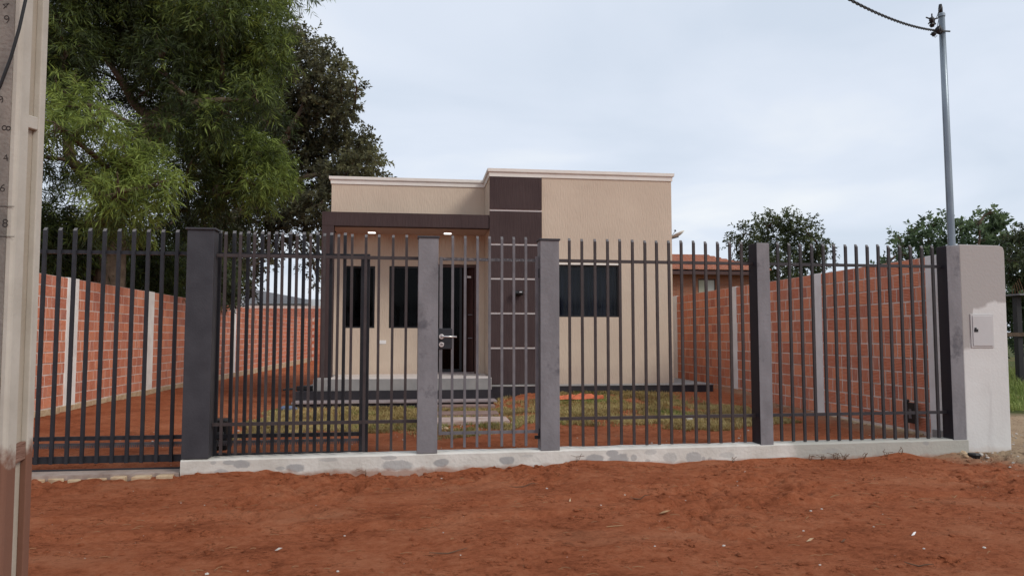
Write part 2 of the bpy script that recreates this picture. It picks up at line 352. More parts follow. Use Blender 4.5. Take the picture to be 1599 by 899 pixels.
me.vertices.foreach_set('co', np.stack([X, Y, Zh], -1).astype(np.float32).ravel())
ii = (np.arange(nyy - 1)[:, None] * nxx + np.arange(nxx - 1)[None, :]).ravel()
fq = np.stack([ii, ii + 1, ii + nxx + 1, ii + nxx], -1)
def fill_faces(me, fq):
    n, k = fq.shape; me.loops.add(n * k); me.loops.foreach_set('vertex_index', fq.astype(np.int32).ravel())
    me.polygons.add(n); me.polygons.foreach_set('loop_start', (np.arange(n) * k).astype(np.int32)); me.polygons.foreach_set('loop_total', np.full(n, k, np.int32)); me.update(calc_edges=True)
fill_faces(me, fq); me.polygons.foreach_set('use_smooth', [True] * len(me.polygons))
mg = mat('earth', (.25, .08, .04), .97, spec=.05); t, b = nodes(mg); p, s = P(t)
n1 = noise(t, p, 1.4, 6, .6); n2 = noise(t, p, 9, 8, .72); n3 = noise(t, p, 60, 4, .7)
r = N(t, 'ShaderNodeValToRGB'); t.links.new(mth(t, 'ADD', mth(t, 'MULTIPLY', n1, .35), mth(t, 'ADD', mth(t, 'MULTIPLY', n2, .35), mth(t, 'MULTIPLY', noise(t, p, 28, 6, .8), .30))), r.inputs[0]); el = r.color_ramp.elements
el[0].position = .38; el[0].color = (.27, .078, .035, 1); el[1].position = .63; el[1].color = (.61, .24, .125, 1); q = el.new(.49); q.color = (.49, .152, .070, 1)
t.links.new(r.outputs[0], b.inputs['Base Color'])
mixin(mg, (.56, .42, .28), lambda t: ramp(t, mth(t, 'ADD', mth(t, 'ADD', ramp(t, P(t)[1][0], 5.2, 6.9, 0, 1), ramp(t, P(t)[1][1], 5.0, 8.0, -.75, .12)), mth(t, 'MULTIPLY', mth(t, 'SUBTRACT', noise(t, P(t)[0], 1.6, 6, .65), .5), .8)), .45, .95, 0, .95))
def farsoil(t):
    p, s = P(t); return mth(t, 'MULTIPLY', ramp(t, s[0], 7.0, 7.6), ramp(t, mth(t, 'ADD', s[1], mth(t, 'MULTIPLY', noise(t, p, .8), 1.5)), 12.1, 12.9))
mixin(mg, (.10, .12, .045), farsoil)
mixin(mg, (.14, .040, .017), lambda t: mth(t, 'MULTIPLY', ramp(t, noise(t, P(t)[0], 34, 8, .85, (.7, 1, 1)), .53, .57, 0, .9), ramp(t, noise(t, P(t)[0], 2.2, 6, .7), .48, .58, .12, 1)))  # dark soil specks, with small shadows among the clods painted in
mixin(mg, (.17, .050, .022), lambda t: mth(t, 'MULTIPLY', ramp(t, noise(t, P(t)[0], 13, 9, .8, (.6, 1.2, 1)), .54, .60, 0, .62), ramp(t, noise(t, P(t)[0], 1.7, 6, .7), .49, .58, .05, 1)))  # larger dark clumps, painting in shadows between clods
mixin(mg, (.58, .26, .145), lambda t: ramp(t, noise(t, P(t)[0], 1.1, 5, .6, (.5, 1, 1)), .56, .70, 0, .5))
mixin(mg, (.10, .11, .05), lambda t: ramp(t, P(t)[1][1], 44, 46))
bp = N(t, 'ShaderNodeBump'); bp.inputs['Distance'].default_value = .065; bp.inputs['Strength'].default_value = 1
t.links.new(mth(t, 'ADD', mth(t, 'MULTIPLY', noise(t, p, 18, 10, .85), 1.0), mth(t, 'MULTIPLY', n3, .45)), bp.inputs['Height']); t.links.new(bp.outputs[0], b.inputs['Normal'])
me.materials.append(mg); link('ground', me, kind='structure')

# ------------------------------------------------------------------ fence line
def FY(x, off=0): return 7.841 + .0211 * (x + 2.32) + off      # front face of the kerb
FA = math.atan(.0211)
PL = .10                                                         # pickets stand this far behind the kerb's front face
def curb_mesh():
    m = MB(); xs = np.linspace(-2.33, 6.47, 60)
    rs = random.Random(3); v = []; n = len(xs)
    for x in xs:
        zt = .172 + .03 * (x + 2.3) / 8.8 + rs.uniform(-.002, .002)
        yf = FY(x) + rs.uniform(-.003, .003)
        v += [(x, yf - .012, -.25), (x, yf - .006, zt - .015), (x, yf + .012, zt), (x, yf + .21, zt + rs.uniform(-.003, .003)), (x, yf + .21, -.25)]
    m.v = v
    for i in range(n - 1):
        for j in range(4): m.f.append((i * 5 + j, i * 5 + j + 1, i * 5 + 5 + j + 1, i * 5 + 5 + j))
    m.f.append((0, 1, 2, 3, 4)); k = (n - 1) * 5; m.f.append((k + 4, k + 3, k + 2, k + 1, k)); return m
curb_mesh().build('kerb_wall', M['curb'], smooth=False, label='low whitewashed concrete kerb with grey patches under the metal fence', cat='kerb')

def post(x0, x1, ztop, depth, m, capm, label, cap=True, z0=.18, capsize=.012, side=False):
    c = (x0 + x1) / 2; hw = (x1 - x0) / 2
    e = empty('fence_post', label, 'fence post', (c, FY(c), z0), FA, 'square metal fence posts on the kerb')
    MB().box(-hw, hw, 0, depth, 0, ztop - z0 - (.02 if cap else 0)).build('shaft', m, e, bevel=.004)
    if cap: MB().box(-hw - capsize, hw + capsize, -capsize, depth + capsize, ztop - z0 - .02, ztop - z0).build('cap', capm, e, bevel=.003)
    else: MB().box(-hw + .004, hw - .004, .004, depth - .004, ztop - z0, ztop - z0 + .003).build('cap', capm, e)
    if side: MB().box(-hw - .0025, -hw, .001, depth - .001, .001, ztop - z0 - .001).build('dark_side', M['post_near_black'], e)  # thin near-black plate over the post's left side
    return e
post(-2.328, -2.066, 2.517, .20, M['post_dark'], M['post_dark'], 'wide dark capped fence post at the left end of the kerb beside the sliding gate', capsize=.018)
post(.018, .231, 2.480, .18, M['post_grey'], M['post_dark'], 'mottled grey capped fence post on the lock side of the pedestrian gate')
post(1.342, 1.552, 2.478, .18, M['post_grey'], M['post_dark'], 'mottled grey capped fence post on the hinge side of the pedestrian gate')
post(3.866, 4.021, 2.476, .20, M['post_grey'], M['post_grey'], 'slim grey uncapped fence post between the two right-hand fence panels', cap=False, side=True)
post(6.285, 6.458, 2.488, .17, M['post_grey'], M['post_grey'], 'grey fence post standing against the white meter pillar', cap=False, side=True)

PW = .014
def picket_mesh(name, z0, z1, mt, w=PW):
    """square tube, its top cut on the slant with the back edge higher"""
    m = MB(); m.v = [(-w, -w, z0), (w, -w, z0), (w, w, z0), (-w, w, z0), (-w, -w, z1 - .032), (w, -w, z1 - .032), (w, w, z1), (-w, w, z1)]
    m.f = [(0, 3, 2, 1), (4, 5, 6, 7), (0, 1, 5, 4), (1, 2, 6, 5), (2, 3, 7, 6), (3, 0, 4, 7)]
    me = m.mesh(name, mt); me.materials.append(M['cut_metal'])
    for f in me.polygons:
        if .3 < f.normal.z < .95: f.material_index = 1
    return me
def panel(label, x0, x1, xs, mt, zb=.205, zt=2.50, railm=None):
    c = (x0 + x1) / 2; e = empty('railing', label, 'railing', (c, FY(c, PL), .19), FA, 'fixed vertical-bar railings')
    pm = picket_mesh('picket', zb - .19, zt - .19, mt)
    for x in xs:
        o = link('picket', pm, e, loc=((x - c), random.uniform(-.002, .002), random.uniform(-.006, .006))); o.rotation_euler = (0, random.gauss(0, .0012), random.gauss(0, .02))
    for z in (2.247, .507): MB().box(x0 - c, x1 - c, -.009, .021, z - .017 - .19, z + .017 - .19).build('rail', railm or mt, e)
    return e
def PX(px, py=420):     # where a bar seen at that pixel column stands on the picket line
    d = at(px, py, 1.0) - EYE; k = (7.841 + .0211 * 2.32 + PL) / (d.y - .0211 * d.x); return d.x * k
pa = [PX(351.8) + i * .1433 for i in range(14)]
panel('dark barred fence panel between the wide left post and the lock-side gate post', -2.064, .016, pa, M['picket_brown'])
pb = np.linspace(PX(889), PX(1158), 15)
panel('brown-black barred fence panel in front of the curtained window, right of the gate', 1.554, 3.864, list(pb), M['picket_brown'])
pc = np.linspace(PX(1214.5), PX(1456.5), 15)
panel('dark barred fence panel in front of the right brick wall, ending at the meter pillar', 4.023, 6.283, list(pc), M['dark_paint'])

# pedestrian gate
def gate():
    x0, x1 = .243, 1.330; c = .786
    e = empty('pedestrian_gate', 'closed light grey barred pedestrian gate with a lever handle and lock box', 'gate', (c, FY(c, .07), .2), FA)
    a, b_ = x0 - c, x1 - c
    z = lambda v: v - .2
    MB().box(a, a + .035, -.017, .017, z(.36), z(2.262)).build('stile', M['picket_grey'], e, bevel=.002)
    MB().box(b_ - .035, b_, -.017, .017, z(.36), z(2.285)).build('stile', M['picket_grey'], e, bevel=.002)
    MB().box(a + .035, b_ - .035, -.006, .018, z(2.225), z(2.257)).build('rail', M['weld'], e)
    MB().box(a + .035, b_ - .035, -.006, .018, z(.362), z(.394)).build('rail', M['picket_grey'], e)
    pm = picket_mesh('picket', z(.225), z(2.50), M['picket_grey'], .0135)
    for px in (707, 726.5, 745.8, 764.7, 784, 802.6, 821.4): link('picket', pm, e, loc=(PX(px) * .994 - c, -.002, 0))
    for zz in (.36, 2.10): MB().tube([(b_ + .004, 0, z(zz) - .05), (b_ + .004, 0, z(zz) + .05)], .011, 10).build('hinge', M['black'], e)
    MB().box(b_ - .045, b_ + .012, -.02, .01, z(.30), z(.335)).build('hinge_bracket', M['black'], e)
    # lock
    lx = .303 - c
    lb = MB().box(lx - .105, lx + .078, -.030, -.0175, z(1.272), z(1.492)).build('lock_box', M['gate_dark'], e, bevel=.006)
    MB().tube([(lx - .035, -.030, z(1.405)), (lx - .035, -.046, z(1.405))], .028, 20).build('rosette', M['chrome'], lb, smooth=False, bevel=.002)
    MB().tube([(lx - .035, -.045, z(1.405)), (lx - .035, -.085, z(1.405)), (lx - .028, -.092, z(1.405)), (lx + .125, -.092, z(1.402))], .0105, 12).build('handle', M['chrome'], lb, smooth=True)
    k = MB().tube([(lx - .035, -.030, z(1.320)), (lx - .035, -.040, z(1.320))], .028, 20).build('lock_cylinder', M['chrome'], lb, bevel=.002)
    MB().box(lx - .047, lx - .023, -.0435, -.0402, z(1.315), z(1.326)).build('keyhole', M['black'], lb)
gate()

# sliding gate on the left, running behind the wide post and the first fixed panel
def sliding():
    Yg = 8.135; e = empty('sliding_gate', 'long dark barred sliding gate on the left, partly slid behind the fixed fence panel', 'gate', (-2.7, Yg, .05))
    lx = lambda x: x + 2.7
    z = lambda v: v - .05
    pm = picket_mesh('picket', z(.115), z(2.53), M['gate_dark'], .0165)
    k0 = at(72, 400, Yg).x; k9 = at(278, 400, Yg).x; st = (k9 - k0) / 9
    for k in range(-9, 22):
        x = k0 + st * k
        if x < -.66: link('picket', pm, e, loc=(lx(x), -.033, 0))
    xe = -.60
    for (z0, z1) in ((2.262, 2.30), (.345, .385), (.115, .185)): MB().box(lx(-5.35), lx(xe), -.016, .02, z(z0), z(z1)).build('rail', M['gate_dark'], e)
    MB().box(lx(xe), lx(xe + .095), -.03, .03, z(.10), z(2.30)).build('stile', M['gate_dark'], e, bevel=.003)
    MB().box(lx(-5.39), lx(-5.35), -.03, .03, z(.10), z(2.30)).build('stile', M['gate_dark'], e, bevel=.003)
    m = MB().box(lx(-5.3), lx(xe), .025, .045, z(.285), z(.312))
    for i in range(0, 236): x = lx(-5.3) + i * .02; m.box(x, x + .010, .028, .042, z(.262), z(.285))
    m.build('gear_rack', M['picket_grey'], e)
    # black drive unit just inside the post
    d = empty('gate_motor', 'black sliding gate motor unit behind the wide left post', 'gate motor', (-2.10, 8.22, .1))
    MB().box(-.13, .115, 0, .26, .10, .42).build('housing', M['black'], d, bevel=.015)
    MB().box(-.14, .13, -.01, .28, .0, .04).build('base_plate', M['gate_dark'], d)
    MB().tube([(.05, -.05, .19), (.05, .0, .19)], .04, 14).build('pinion', M['chrome'], d)
    MB().box(-.11, .09, -.012, -.002, .28, .30).build('trim', M['picket_grey'], d)
sliding()

# cement strip and broken cream stones under the sliding gate
def threshold():
    e = empty('gate_threshold', 'thin cement strip with broken cream stones along its edge below the sliding gate', 'threshold', (-3.6, 7.98, 0))
    m = MB(); rs = random.Random(5); xs = np.linspace(-1.9, 1.26, 40)
    prev = None
    for x in xs:
        a = (x, -.13 + rs.uniform(-.02, .015), -.1); b = (x, a[1] + .004, .045 + rs.uniform(-.006, .004)); c = (x, .10, .050); n = len(m.v); m.v += [a, b, c]
        if prev is not None: m.f += [(prev, prev + 1, n + 1, n), (prev + 1, prev + 2, n + 2, n + 1)]
        prev = n
    m.build('cement_strip', M['dirty_cement'], e)
    MB().box(-1.9, 1.26, .085, .105, .03, .066).build('guide_rail', M['gate_dark'], e)
    x = -1.75; i = 0
    while x < 1.16:
        wd = rs.uniform(.12, .21); big = x > .45
        z1 = .030 if big else .010
        h = z1 + rs.uniform(-.006, .01)
        y0 = -.225 if big else -.175
        q = [(x, y0 + rs.uniform(-.01, .02)), (x + wd * .5, y0 + rs.uniform(-.02, .01)), (x + wd, y0 + rs.uniform(-.01, .025)), (x + wd - .01, -.132), (x + .01, -.132)]
        MB().prism(q, 'z', -.08, h).build('stone', M['stone_cream'], e, bevel=.008)
        x += wd + rs.uniform(.012, .06); i += 1
threshold()

# ------------------------------------------------------------------ meter pillar, service pole, cable
def meter():
    e = empty('meter_pillar', 'thick plastered pillar, bare cement above and white primer below, with a meter box door', 'pillar', (6.75, 8.04, -.05))
    m = MB(); pts = [(-.285, -.05), (.30, -.05), (.30, 2.48), (.285, 2.535), (.24, 2.556), (-.285, 2.562)]
    m.prism(pts, 'y', 0, .30); m.v = [(x + (.018 * math.sin(3 * z) if x > .2 else 0), y, z) for x, y, z in m.v]
    m.build('shaft', M['meter_white'], e, bevel=.012)
    bx = empty('x', 'x', 'x') if False else None
    d = MB().box(-.180, .118, -.012, -.002, 1.325, 1.725).build('meter_box_frame', M['box_grey'], e, bevel=.003)
    MB().box(-.160, .098, -.020, -.0125, 1.345, 1.705).build('meter_box_door', mat('box_door', (.47, .46, .46), .45, cols=(.50, .49, .49), cscale=3), e, bevel=.004)
    m = MB(); m.box(-.145, -.095, -.024, -.0205, 1.510, 1.545); m.box(-.138, -.118, -.028, -.0205, 1.520, 1.562); m.build('latch', M['black'], e)
    # service pole fixed behind it
    s0 = at(1495, 378, 8.28); s1 = at(1479, 20, 8.28)
    p = empty('service_pole', 'galvanised steel service pole with black weatherhead behind the meter pillar', 'pole', (s0.x, 8.38, 0))
    MB().tube([(0, 0, .1), (0, 0, 2.6), ((s1.x - s0.x) * .5, 0, 4.1), (s1.x - s0.x, 0, s1.z + .02)], [.045, .0435, .040, .037], 20).build('mast', M['galv'], p, smooth=True)
    tx = s1.x - s0.x; tz = s1.z
    MB().tube([(tx, 0, tz - .01), (tx, 0, tz + .02), (tx, 0, tz + .035)], [.043, .043, .036], 16).build('collar', M['galv'], p)
    MB().tube([(tx - .01, 0, tz + .03), (tx - .012, 0, tz + .10), (tx - .012, 0, tz + .15)], [.024, .026, .018], 12).build('weatherhead', M['black'], p, smooth=True)
    cz = at(1475, 46, 8.28).z
    MB().box(tx - .052, tx + .075, -.050, -.040, cz - .008, cz + .010).build('clamp', M['black'], p)
    m = MB().tube([(tx - .045, -.03, cz), (tx - .10, -.05, cz + .005), (tx - .125, -.05, cz)], [.04, .045, .02], 12); m.rock((tx - .09, -.05, cz + .01), .055, 1, 2); m.build('insulator', M['black'], p)
    m = MB().rock((tx - .175, -.05, cz + .14), .045, 1.1, 4); m.rock((tx - .18, -.05, cz + .07), .032, 1.2, 5)
    for a in range(5): m.tube([(tx - .175, -.05, cz + .14), (tx - .175 + .085 * math.cos(a * 1.26 + .3), -.05, cz + .14 + .075 * math.sin(a * 1.26 + .3))], .009, 6)
    m.build('connector', M['black'], p)
    m = MB().rock((tx - .155, -.05, cz - .045), .035, 1, 6); m.tube([(tx - .20, -.05, cz - .055), (tx - .12, -.05, cz - .03)], .010, 6); m.tube([(tx - .17, -.06, cz - .06), (tx - .155, -.07, cz - .10), (tx - .12, -.06, cz - .07)], .004, 6); m.build('connector', M['black'], p)
    for k, off in enumerate((0, .035)):
        MB().tube([(tx - .02, -.02, tz + .10), (tx - .07 - off * .3, -.05, tz + .05), (tx - .12 + off, -.06, tz - .06), (tx - .15 + off, -.05, cz + .12 - off * 3)], .0035, 6).build('lead_wire', M['black'], p)
    # incoming twisted cable
    a = Vector((s0.x + tx - .14, 8.33, cz)); b = at(1230, -60, 5.2); m = MB()
    for ph in (0, math.pi):
        pts = []
        for i in range(161):
            u = i / 160; q = a.lerp(b, u); q.z -= .42 * u * (1 - u) * (1.0)
            pts.append(q + Vector((0, math.sin(u * 130 + ph), math.cos(u * 130 + ph))) * .0075)
        m.tube(pts, .0085, 6)
    m.build('overhead_cable', M['black'], smooth=True, label='black twisted overhead cable running up to the left from the service pole', cat='cable')
meter()

# ------------------------------------------------------------------ utility pole at the left edge
def pole():
    e = empty('utility_pole', 'tall concrete utility pole with recessed side panels and numbers down its face', 'utility pole', (-1.711, 3.377, 0))
    W0, T0 = .52, .216           # width of the front face (mostly out of frame) and depth, at ground
    zt = 8.6
    def sx(z): return 1 - .025 * z / zt * 1.0
    def X1(z): return .056 - .0055 * (z - 1.8)       # right-hand side plane leans in as the pole tapers
    def ring(z, cuts): return cuts
    # side face: two flanges and a web recessed 45 mm, cross ribs between the windows
    zs = [-.3, .995, 1.065, 2.26, 2.345, 4.3, 4.4, 6.3, 6.4, zt]
    y0, y1 = -T0 / 2 + .0, T0 / 2
    fl = .080; fr = .048; zr2 = [at(48, q, 3.4).z for q in (204, 184, 722, 694)]
    def slab(m, xa, xb, ya, yb, za, zb, dzf=0):
        n = len(m.v)
        for z in (za, zb):
            o = X1(z)
            m.v += [(o + xa, ya, z), (o + xb, ya, z), (o + xb, yb, z + dzf), (o + xa, yb, z + dzf)]
        for f in ((0, 3, 2, 1), (4, 5, 6, 7), (0, 1, 5, 4), (1, 2, 6, 5), (2, 3, 7, 6), (3, 0, 4, 7)): m.f.append(tuple(n + i for i in f))
    m = MB(); slab(m, -W0, -.026, y0, y1, -.3, zt); m.build('web', M['pole'], e)
    m = MB()
    n = len(m.v)     # front flange, its outer corner rounded off
    for z in (-.3, .9, 1.8, 3.5, zt):
        o = X1(z); m.v += [(o - .027, y0 - .003, z), (o - .012, y0 - .003, z), (o - .003, y0 + .005, z), (o, y0 + .016, z), (o, y0 + fl, z), (o - .027, y0 + fl + .012, z)]
    for i in range(4):
        for j in range(6): m.f.append((n + i * 6 + j, n + i * 6 + (j + 1) % 6, n + i * 6 + 6 + (j + 1) % 6, n + i * 6 + 6 + j))
    m.f.append(tuple(n + 24 + j for j in range(6)))
    m.build('front_flange', M['pole_light'], e)
    m = MB(); slab(m, -.027, .0, y1 - fr, y1 + .003, -.3, zt); m.build('rear_flange', M['pole_light'], e, bevel=.004)
    for za, zb, mm in ((zr2[2], zr2[3], 'pole_rib'), (zr2[0], zr2[1], 'pole_light'), (4.3, 4.4, 'pole'), (6.3, 6.4, 'pole')):
        m = MB(); slab(m, -.027, -.004, y0 + fl, y1 - fr, za, zb, .012); m.build('cross_rib', M[mm], e, bevel=.004)
    m = MB(); slab(m, -W0 - .003, -.028, y0 - .0065, y0 - .0005, -.3, zt); m.build('front_face', M['pole_front'], e)
    # numbers pressed into the wet concrete
    def glyph(ch, px, py, size, rot=0):
        q = at(px, py, 3.377 + y0 - .0075)
        fc = bpy.data.curves.new('n', 'FONT'); fc.body = ch; fc.size = size; fc.align_x = 'CENTER'; fc.align_y = 'CENTER'; fc.extrude = .0004; fc.offset = -.0007
        o = bpy.data.objects.new('n', fc); C.objects.link(o); bpy.context.view_layer.update()
        me = bpy.data.meshes.new_from_object(o.evaluated_get(bpy.context.evaluated_depsgraph_get())); bpy.data.objects.remove(o)
        me.materials.clear(); me.materials.append(M['numeral']); g = link('numeral', me, e); g.location = q - Vector((-1.711, 3.377, 0)); g.rotation_euler = (math.pi / 2, rot, 0)
    for ch, px, py, sz, rt in (('4', 8, 9, .048, R(40)), ('9', 11, 31, .050, R(-12)), ('9', 2, 156, .046, R(-25)), ('8', 9, 200, .052, R(95)), ('4', 9, 247, .044, R(-8)), ('6', 4, 294, .048, R(8)), ('8', 8, 349, .050, 0)):
        glyph(ch, px, py, sz, rt)
    for py in (322, 369):
        a = at(0, py, 3.377 + y0 - .0075); m = MB(); m.box(-.30, .085, -.0006, .0006, -.0012, .0012)
        g = m.build('score_line', M['numeral'], e); g.location = Vector((a.x - .03, a.y, a.z)) - Vector((-1.711, 3.377, 0))
    # cable hanging down the pole
    pts = [at(46, -40, 3.20), at(40, 0, 3.20), at(30, 45, 3.20), at(17, 90, 3.20), at(0, 135, 3.20), at(-30, 190, 3.20)]
    MB().tube(pts, .0065, 8).build('cable', M['black'], smooth=True, label='thin dark cable slanting across the face of the concrete pole', cat='cable')
pole()

# ------------------------------------------------------------------ brick walls
def brick_variant(L, H, tone, mt, nm):
    """brick 60 mm deep, its back hidden in the mortar, faces x = 0 .. .06 ; slightly rounded arrises"""
    m = MB(); c = .004; x1 = .06
    o = [(-L / 2, -H / 2), (L / 2, -H / 2), (L / 2, H / 2), (-L / 2, H / 2)]
    i_ = [(-L / 2 + c, -H / 2 + c), (L / 2 - c, -H / 2 + c), (L / 2 - c, H / 2 - c), (-L / 2 + c, H / 2 - c)]
    m.v = [(0, y, z) for y, z in o] + [(x1 - c, y, z) for y, z in o] + [(x1, y, z) for y, z in i_]
    m.f = [(0, 3, 2, 1), (8, 9, 10, 11)] + [(j, (j + 1) % 4, 4 + (j + 1) % 4, 4 + j) for j in range(4)] + [(4 + j, 4 + (j + 1) % 4, 8 + (j + 1) % 4, 8 + j) for j in range(4)]
    me = m.mesh(nm, mt); a = me.attributes.new('tone', 'FLOAT', 'POINT'); a.data.foreach_set('value', [tone] * len(me.vertices)); return me
def brick_wall(label, Xf, side, ya, yb, z0, rows, course, cols, name_near, colmat, seed, colw=.24):
    """side +1: face looks to +X. Rows of hollow bricks; the 300 nearest in view stand alone"""
    e = empty('brick_wall', label, 'wall', (Xf, ya, z0))
    H = course - .018; rs = random.Random(seed); T = .14
    tones = [i / 9 for i in range(10)]
    var = {}
    for L, mt in ((.245, 'brick'), (.115, 'brick_end'), (.245001, 'brick_end')):
        var[L] = [brick_variant(round(L, 3), H, tn, M[mt], 'brick') for tn in tones]
    items = []
    for r_ in range(rows):
        y = ya + rs.uniform(0, .2)
        while y < yb - .13:
            L = rs.choices((.245, .115, .245001), (6, 3, 2.2))[0]
            if y + L > yb: break
            yc = y + L / 2; y += L + .016
            if any(abs(yc - (c0 + c1) / 2) < (c1 - c0) / 2 - L / 2 + .01 for c0, c1 in cols): continue
            zc = z0 + course * (r_ + .5); items.append((yc, zc, L, min(9, max(0, int(rs.gauss(5, 2.6)))), rs.uniform(-.003, .002)))
    items.sort(key=lambda q: abs(q[0] - name_near) if q[0] >= name_near else 50 + abs(q[0] - name_near))
    flip = Matrix.Rotation(math.pi, 4, 'Z') if side < 0 else Matrix.Identity(4)
    for yc, zc, L, tn, dxx in items[:300]:
        o = link('brick', var[L][tn], e); o.location = (-side * (.06 + dxx), yc - ya, zc - z0)
        if side < 0: o.rotation_euler.z = math.pi
    V = []; Fq = []; tone = []; mi = []; nb = 0
    for yc, zc, L, tn, dxx in items[300:]:
        me = var[L][tn]
        for v in me.vertices: V.append((side * (v.co.x - .06 - dxx), side * v.co.y + yc - ya, v.co.z + zc - z0))
        for f in me.polygons: Fq.append(tuple(nb + i for i in f.vertices)); mi.append(0 if L == .245 else 1)
        nb += len(me.vertices); tone += [tones[tn]] * len(me.vertices)
    me = bpy.data.meshes.new('bricks'); me.from_pydata(V, [], Fq); me.materials.append(M['brick']); me.materials.append(M['brick_end'])
    me.polygons.foreach_set('material_index', mi); a = me.attributes.new('tone', 'FLOAT', 'POINT'); a.data.foreach_set('value', tone); me.update()
    link('brick_courses', me, e, kind='stuff')
    x0, x1 = sorted((-side * .004, -side * T)); MB().box(x0, x1, 0, yb - ya, -.35, rows * course - .004).build('mortar', M['mortar'], e)
    for c0, c1 in cols:
        x0, x1 = sorted((side * .012, -side * (T + .01))); MB().box(x0, x1, c0 - ya, c1 - ya, -.35, rows * course + .004).build('column', colmat, e, bevel=.006)
    return e
lw_cols = [(9.9, 10.15), (13.55, 13.98), (17.4, 17.80), (21.3, 21.65), (25.3, 25.6), (29.25, 29.62), (33.6, 33.9), (38, 38.3)]
lw = brick_wall('long hollow-brick boundary wall with white columns on the left side of the yard', -5.97, 1, 8.1, 43.4, .235, 12, .1822, lw_cols, 12.1, M['column_white'], 11)
rs = random.Random(9)
y = 12.0
while y < 22:
    L = rs.uniform(.18, .42); zb = zat(-5.9, y) - .06
    MB().box(.0, .035 + rs.uniform(-.008, .01), y - 8.1, y - 8.1 + L - .02, zb - .235, -.004 + rs.uniform(-.012, .0)).build('footing_stone', M['stone_cream'], lw, bevel=.008); y += L
MB().box(.0, .03, 22 - 8.1, 43.4 - 8.1, -.35, -.01).build('footing', M['stone_cream'], lw)
rw_cols = [(8.22, 8.55), (10.98, 11.27), (14.13, 14.42), (17.55, 17.9), (21.3, 21.6), (25, 25.3)]
rw = brick_wall('hollow-brick boundary wall with grey columns on the right side of the yard', 6.40, -1, 8.24, 27.0, .20, 12, .1845, rw_cols, 8.5, M['column_grey'], 12)
rs = random.Random(19); y = 8.7
while y < 13.5:
    L = rs.uniform(.16, .34); MB().box(-.045 + rs.uniform(-.01, .01), .0, y - 8.24, y - 8.24 + L - .015, -.2, -.01 + rs.uniform(-.02, .0)).build('footing_stone', M['stone_cream'], rw, bevel=.008); y += L
MB().box(-.04, 0, .0, .25, -.2, .06).build('footing', M['cement'], rw, bevel=.006)
# wall across the far end of the yard and the one beyond it
def back_wall(name, label, x0, x1, y, z0, z1, mt_kind):
    e = empty(name, label, 'wall', ((x0 + x1) / 2, y, z0)); hw = (x1 - x0) / 2
    MB().box(-hw, hw, .01, .15, -.3, z1 - z0).build('mortar', M['mortar'], e)
    V = []; Fq = []; tn = []; rs = random.Random(4); H = .17; z = 0; r = 0
    while z + H < z1 - z0:
        x = -hw + (.12 if r % 2 else 0)
        while x < hw - .26:
            n = len(V); a = rs.random(); L = .245
            V += [(x, .12, z), (x + L, .12, z), (x + L, .12, z + H), (x, .12, z + H), (x, 0, z), (x + L, 0, z), (x + L, 0, z + H), (x, 0, z + H)]
            Fq += [(n + 4, n + 5, n + 6, n + 7), (n, n + 4, n + 7, n + 3), (n + 5, n + 1, n + 2, n + 6), (n + 7, n + 6, n + 2, n + 3), (n, n + 1, n + 5, n + 4)]; tn += [a * mt_kind] * 8; x += .258
        z += .184; r += 1
    me = bpy.data.meshes.new('bricks'); me.from_pydata(V, [], Fq); me.materials.append(M['brick_end'] if False else M['brick']); at_ = me.attributes.new('tone', 'FLOAT', 'POINT'); at_.data.foreach_set('value', tn)
    link('brick_courses', me, e, kind='stuff')
back_wall('back_wall', 'orange brick wall across the far end of the yard', -5.9, 6.4, 43.3, -.1, 2.48, 1.0)
back_wall('neighbour_wall', 'taller brick wall coloured dark for its shade beyond the far end of the yard', -13.0, -4.3, 45.2, -.2, 3.25, .15)  # brick tones scaled down to paint in the shade it stands in

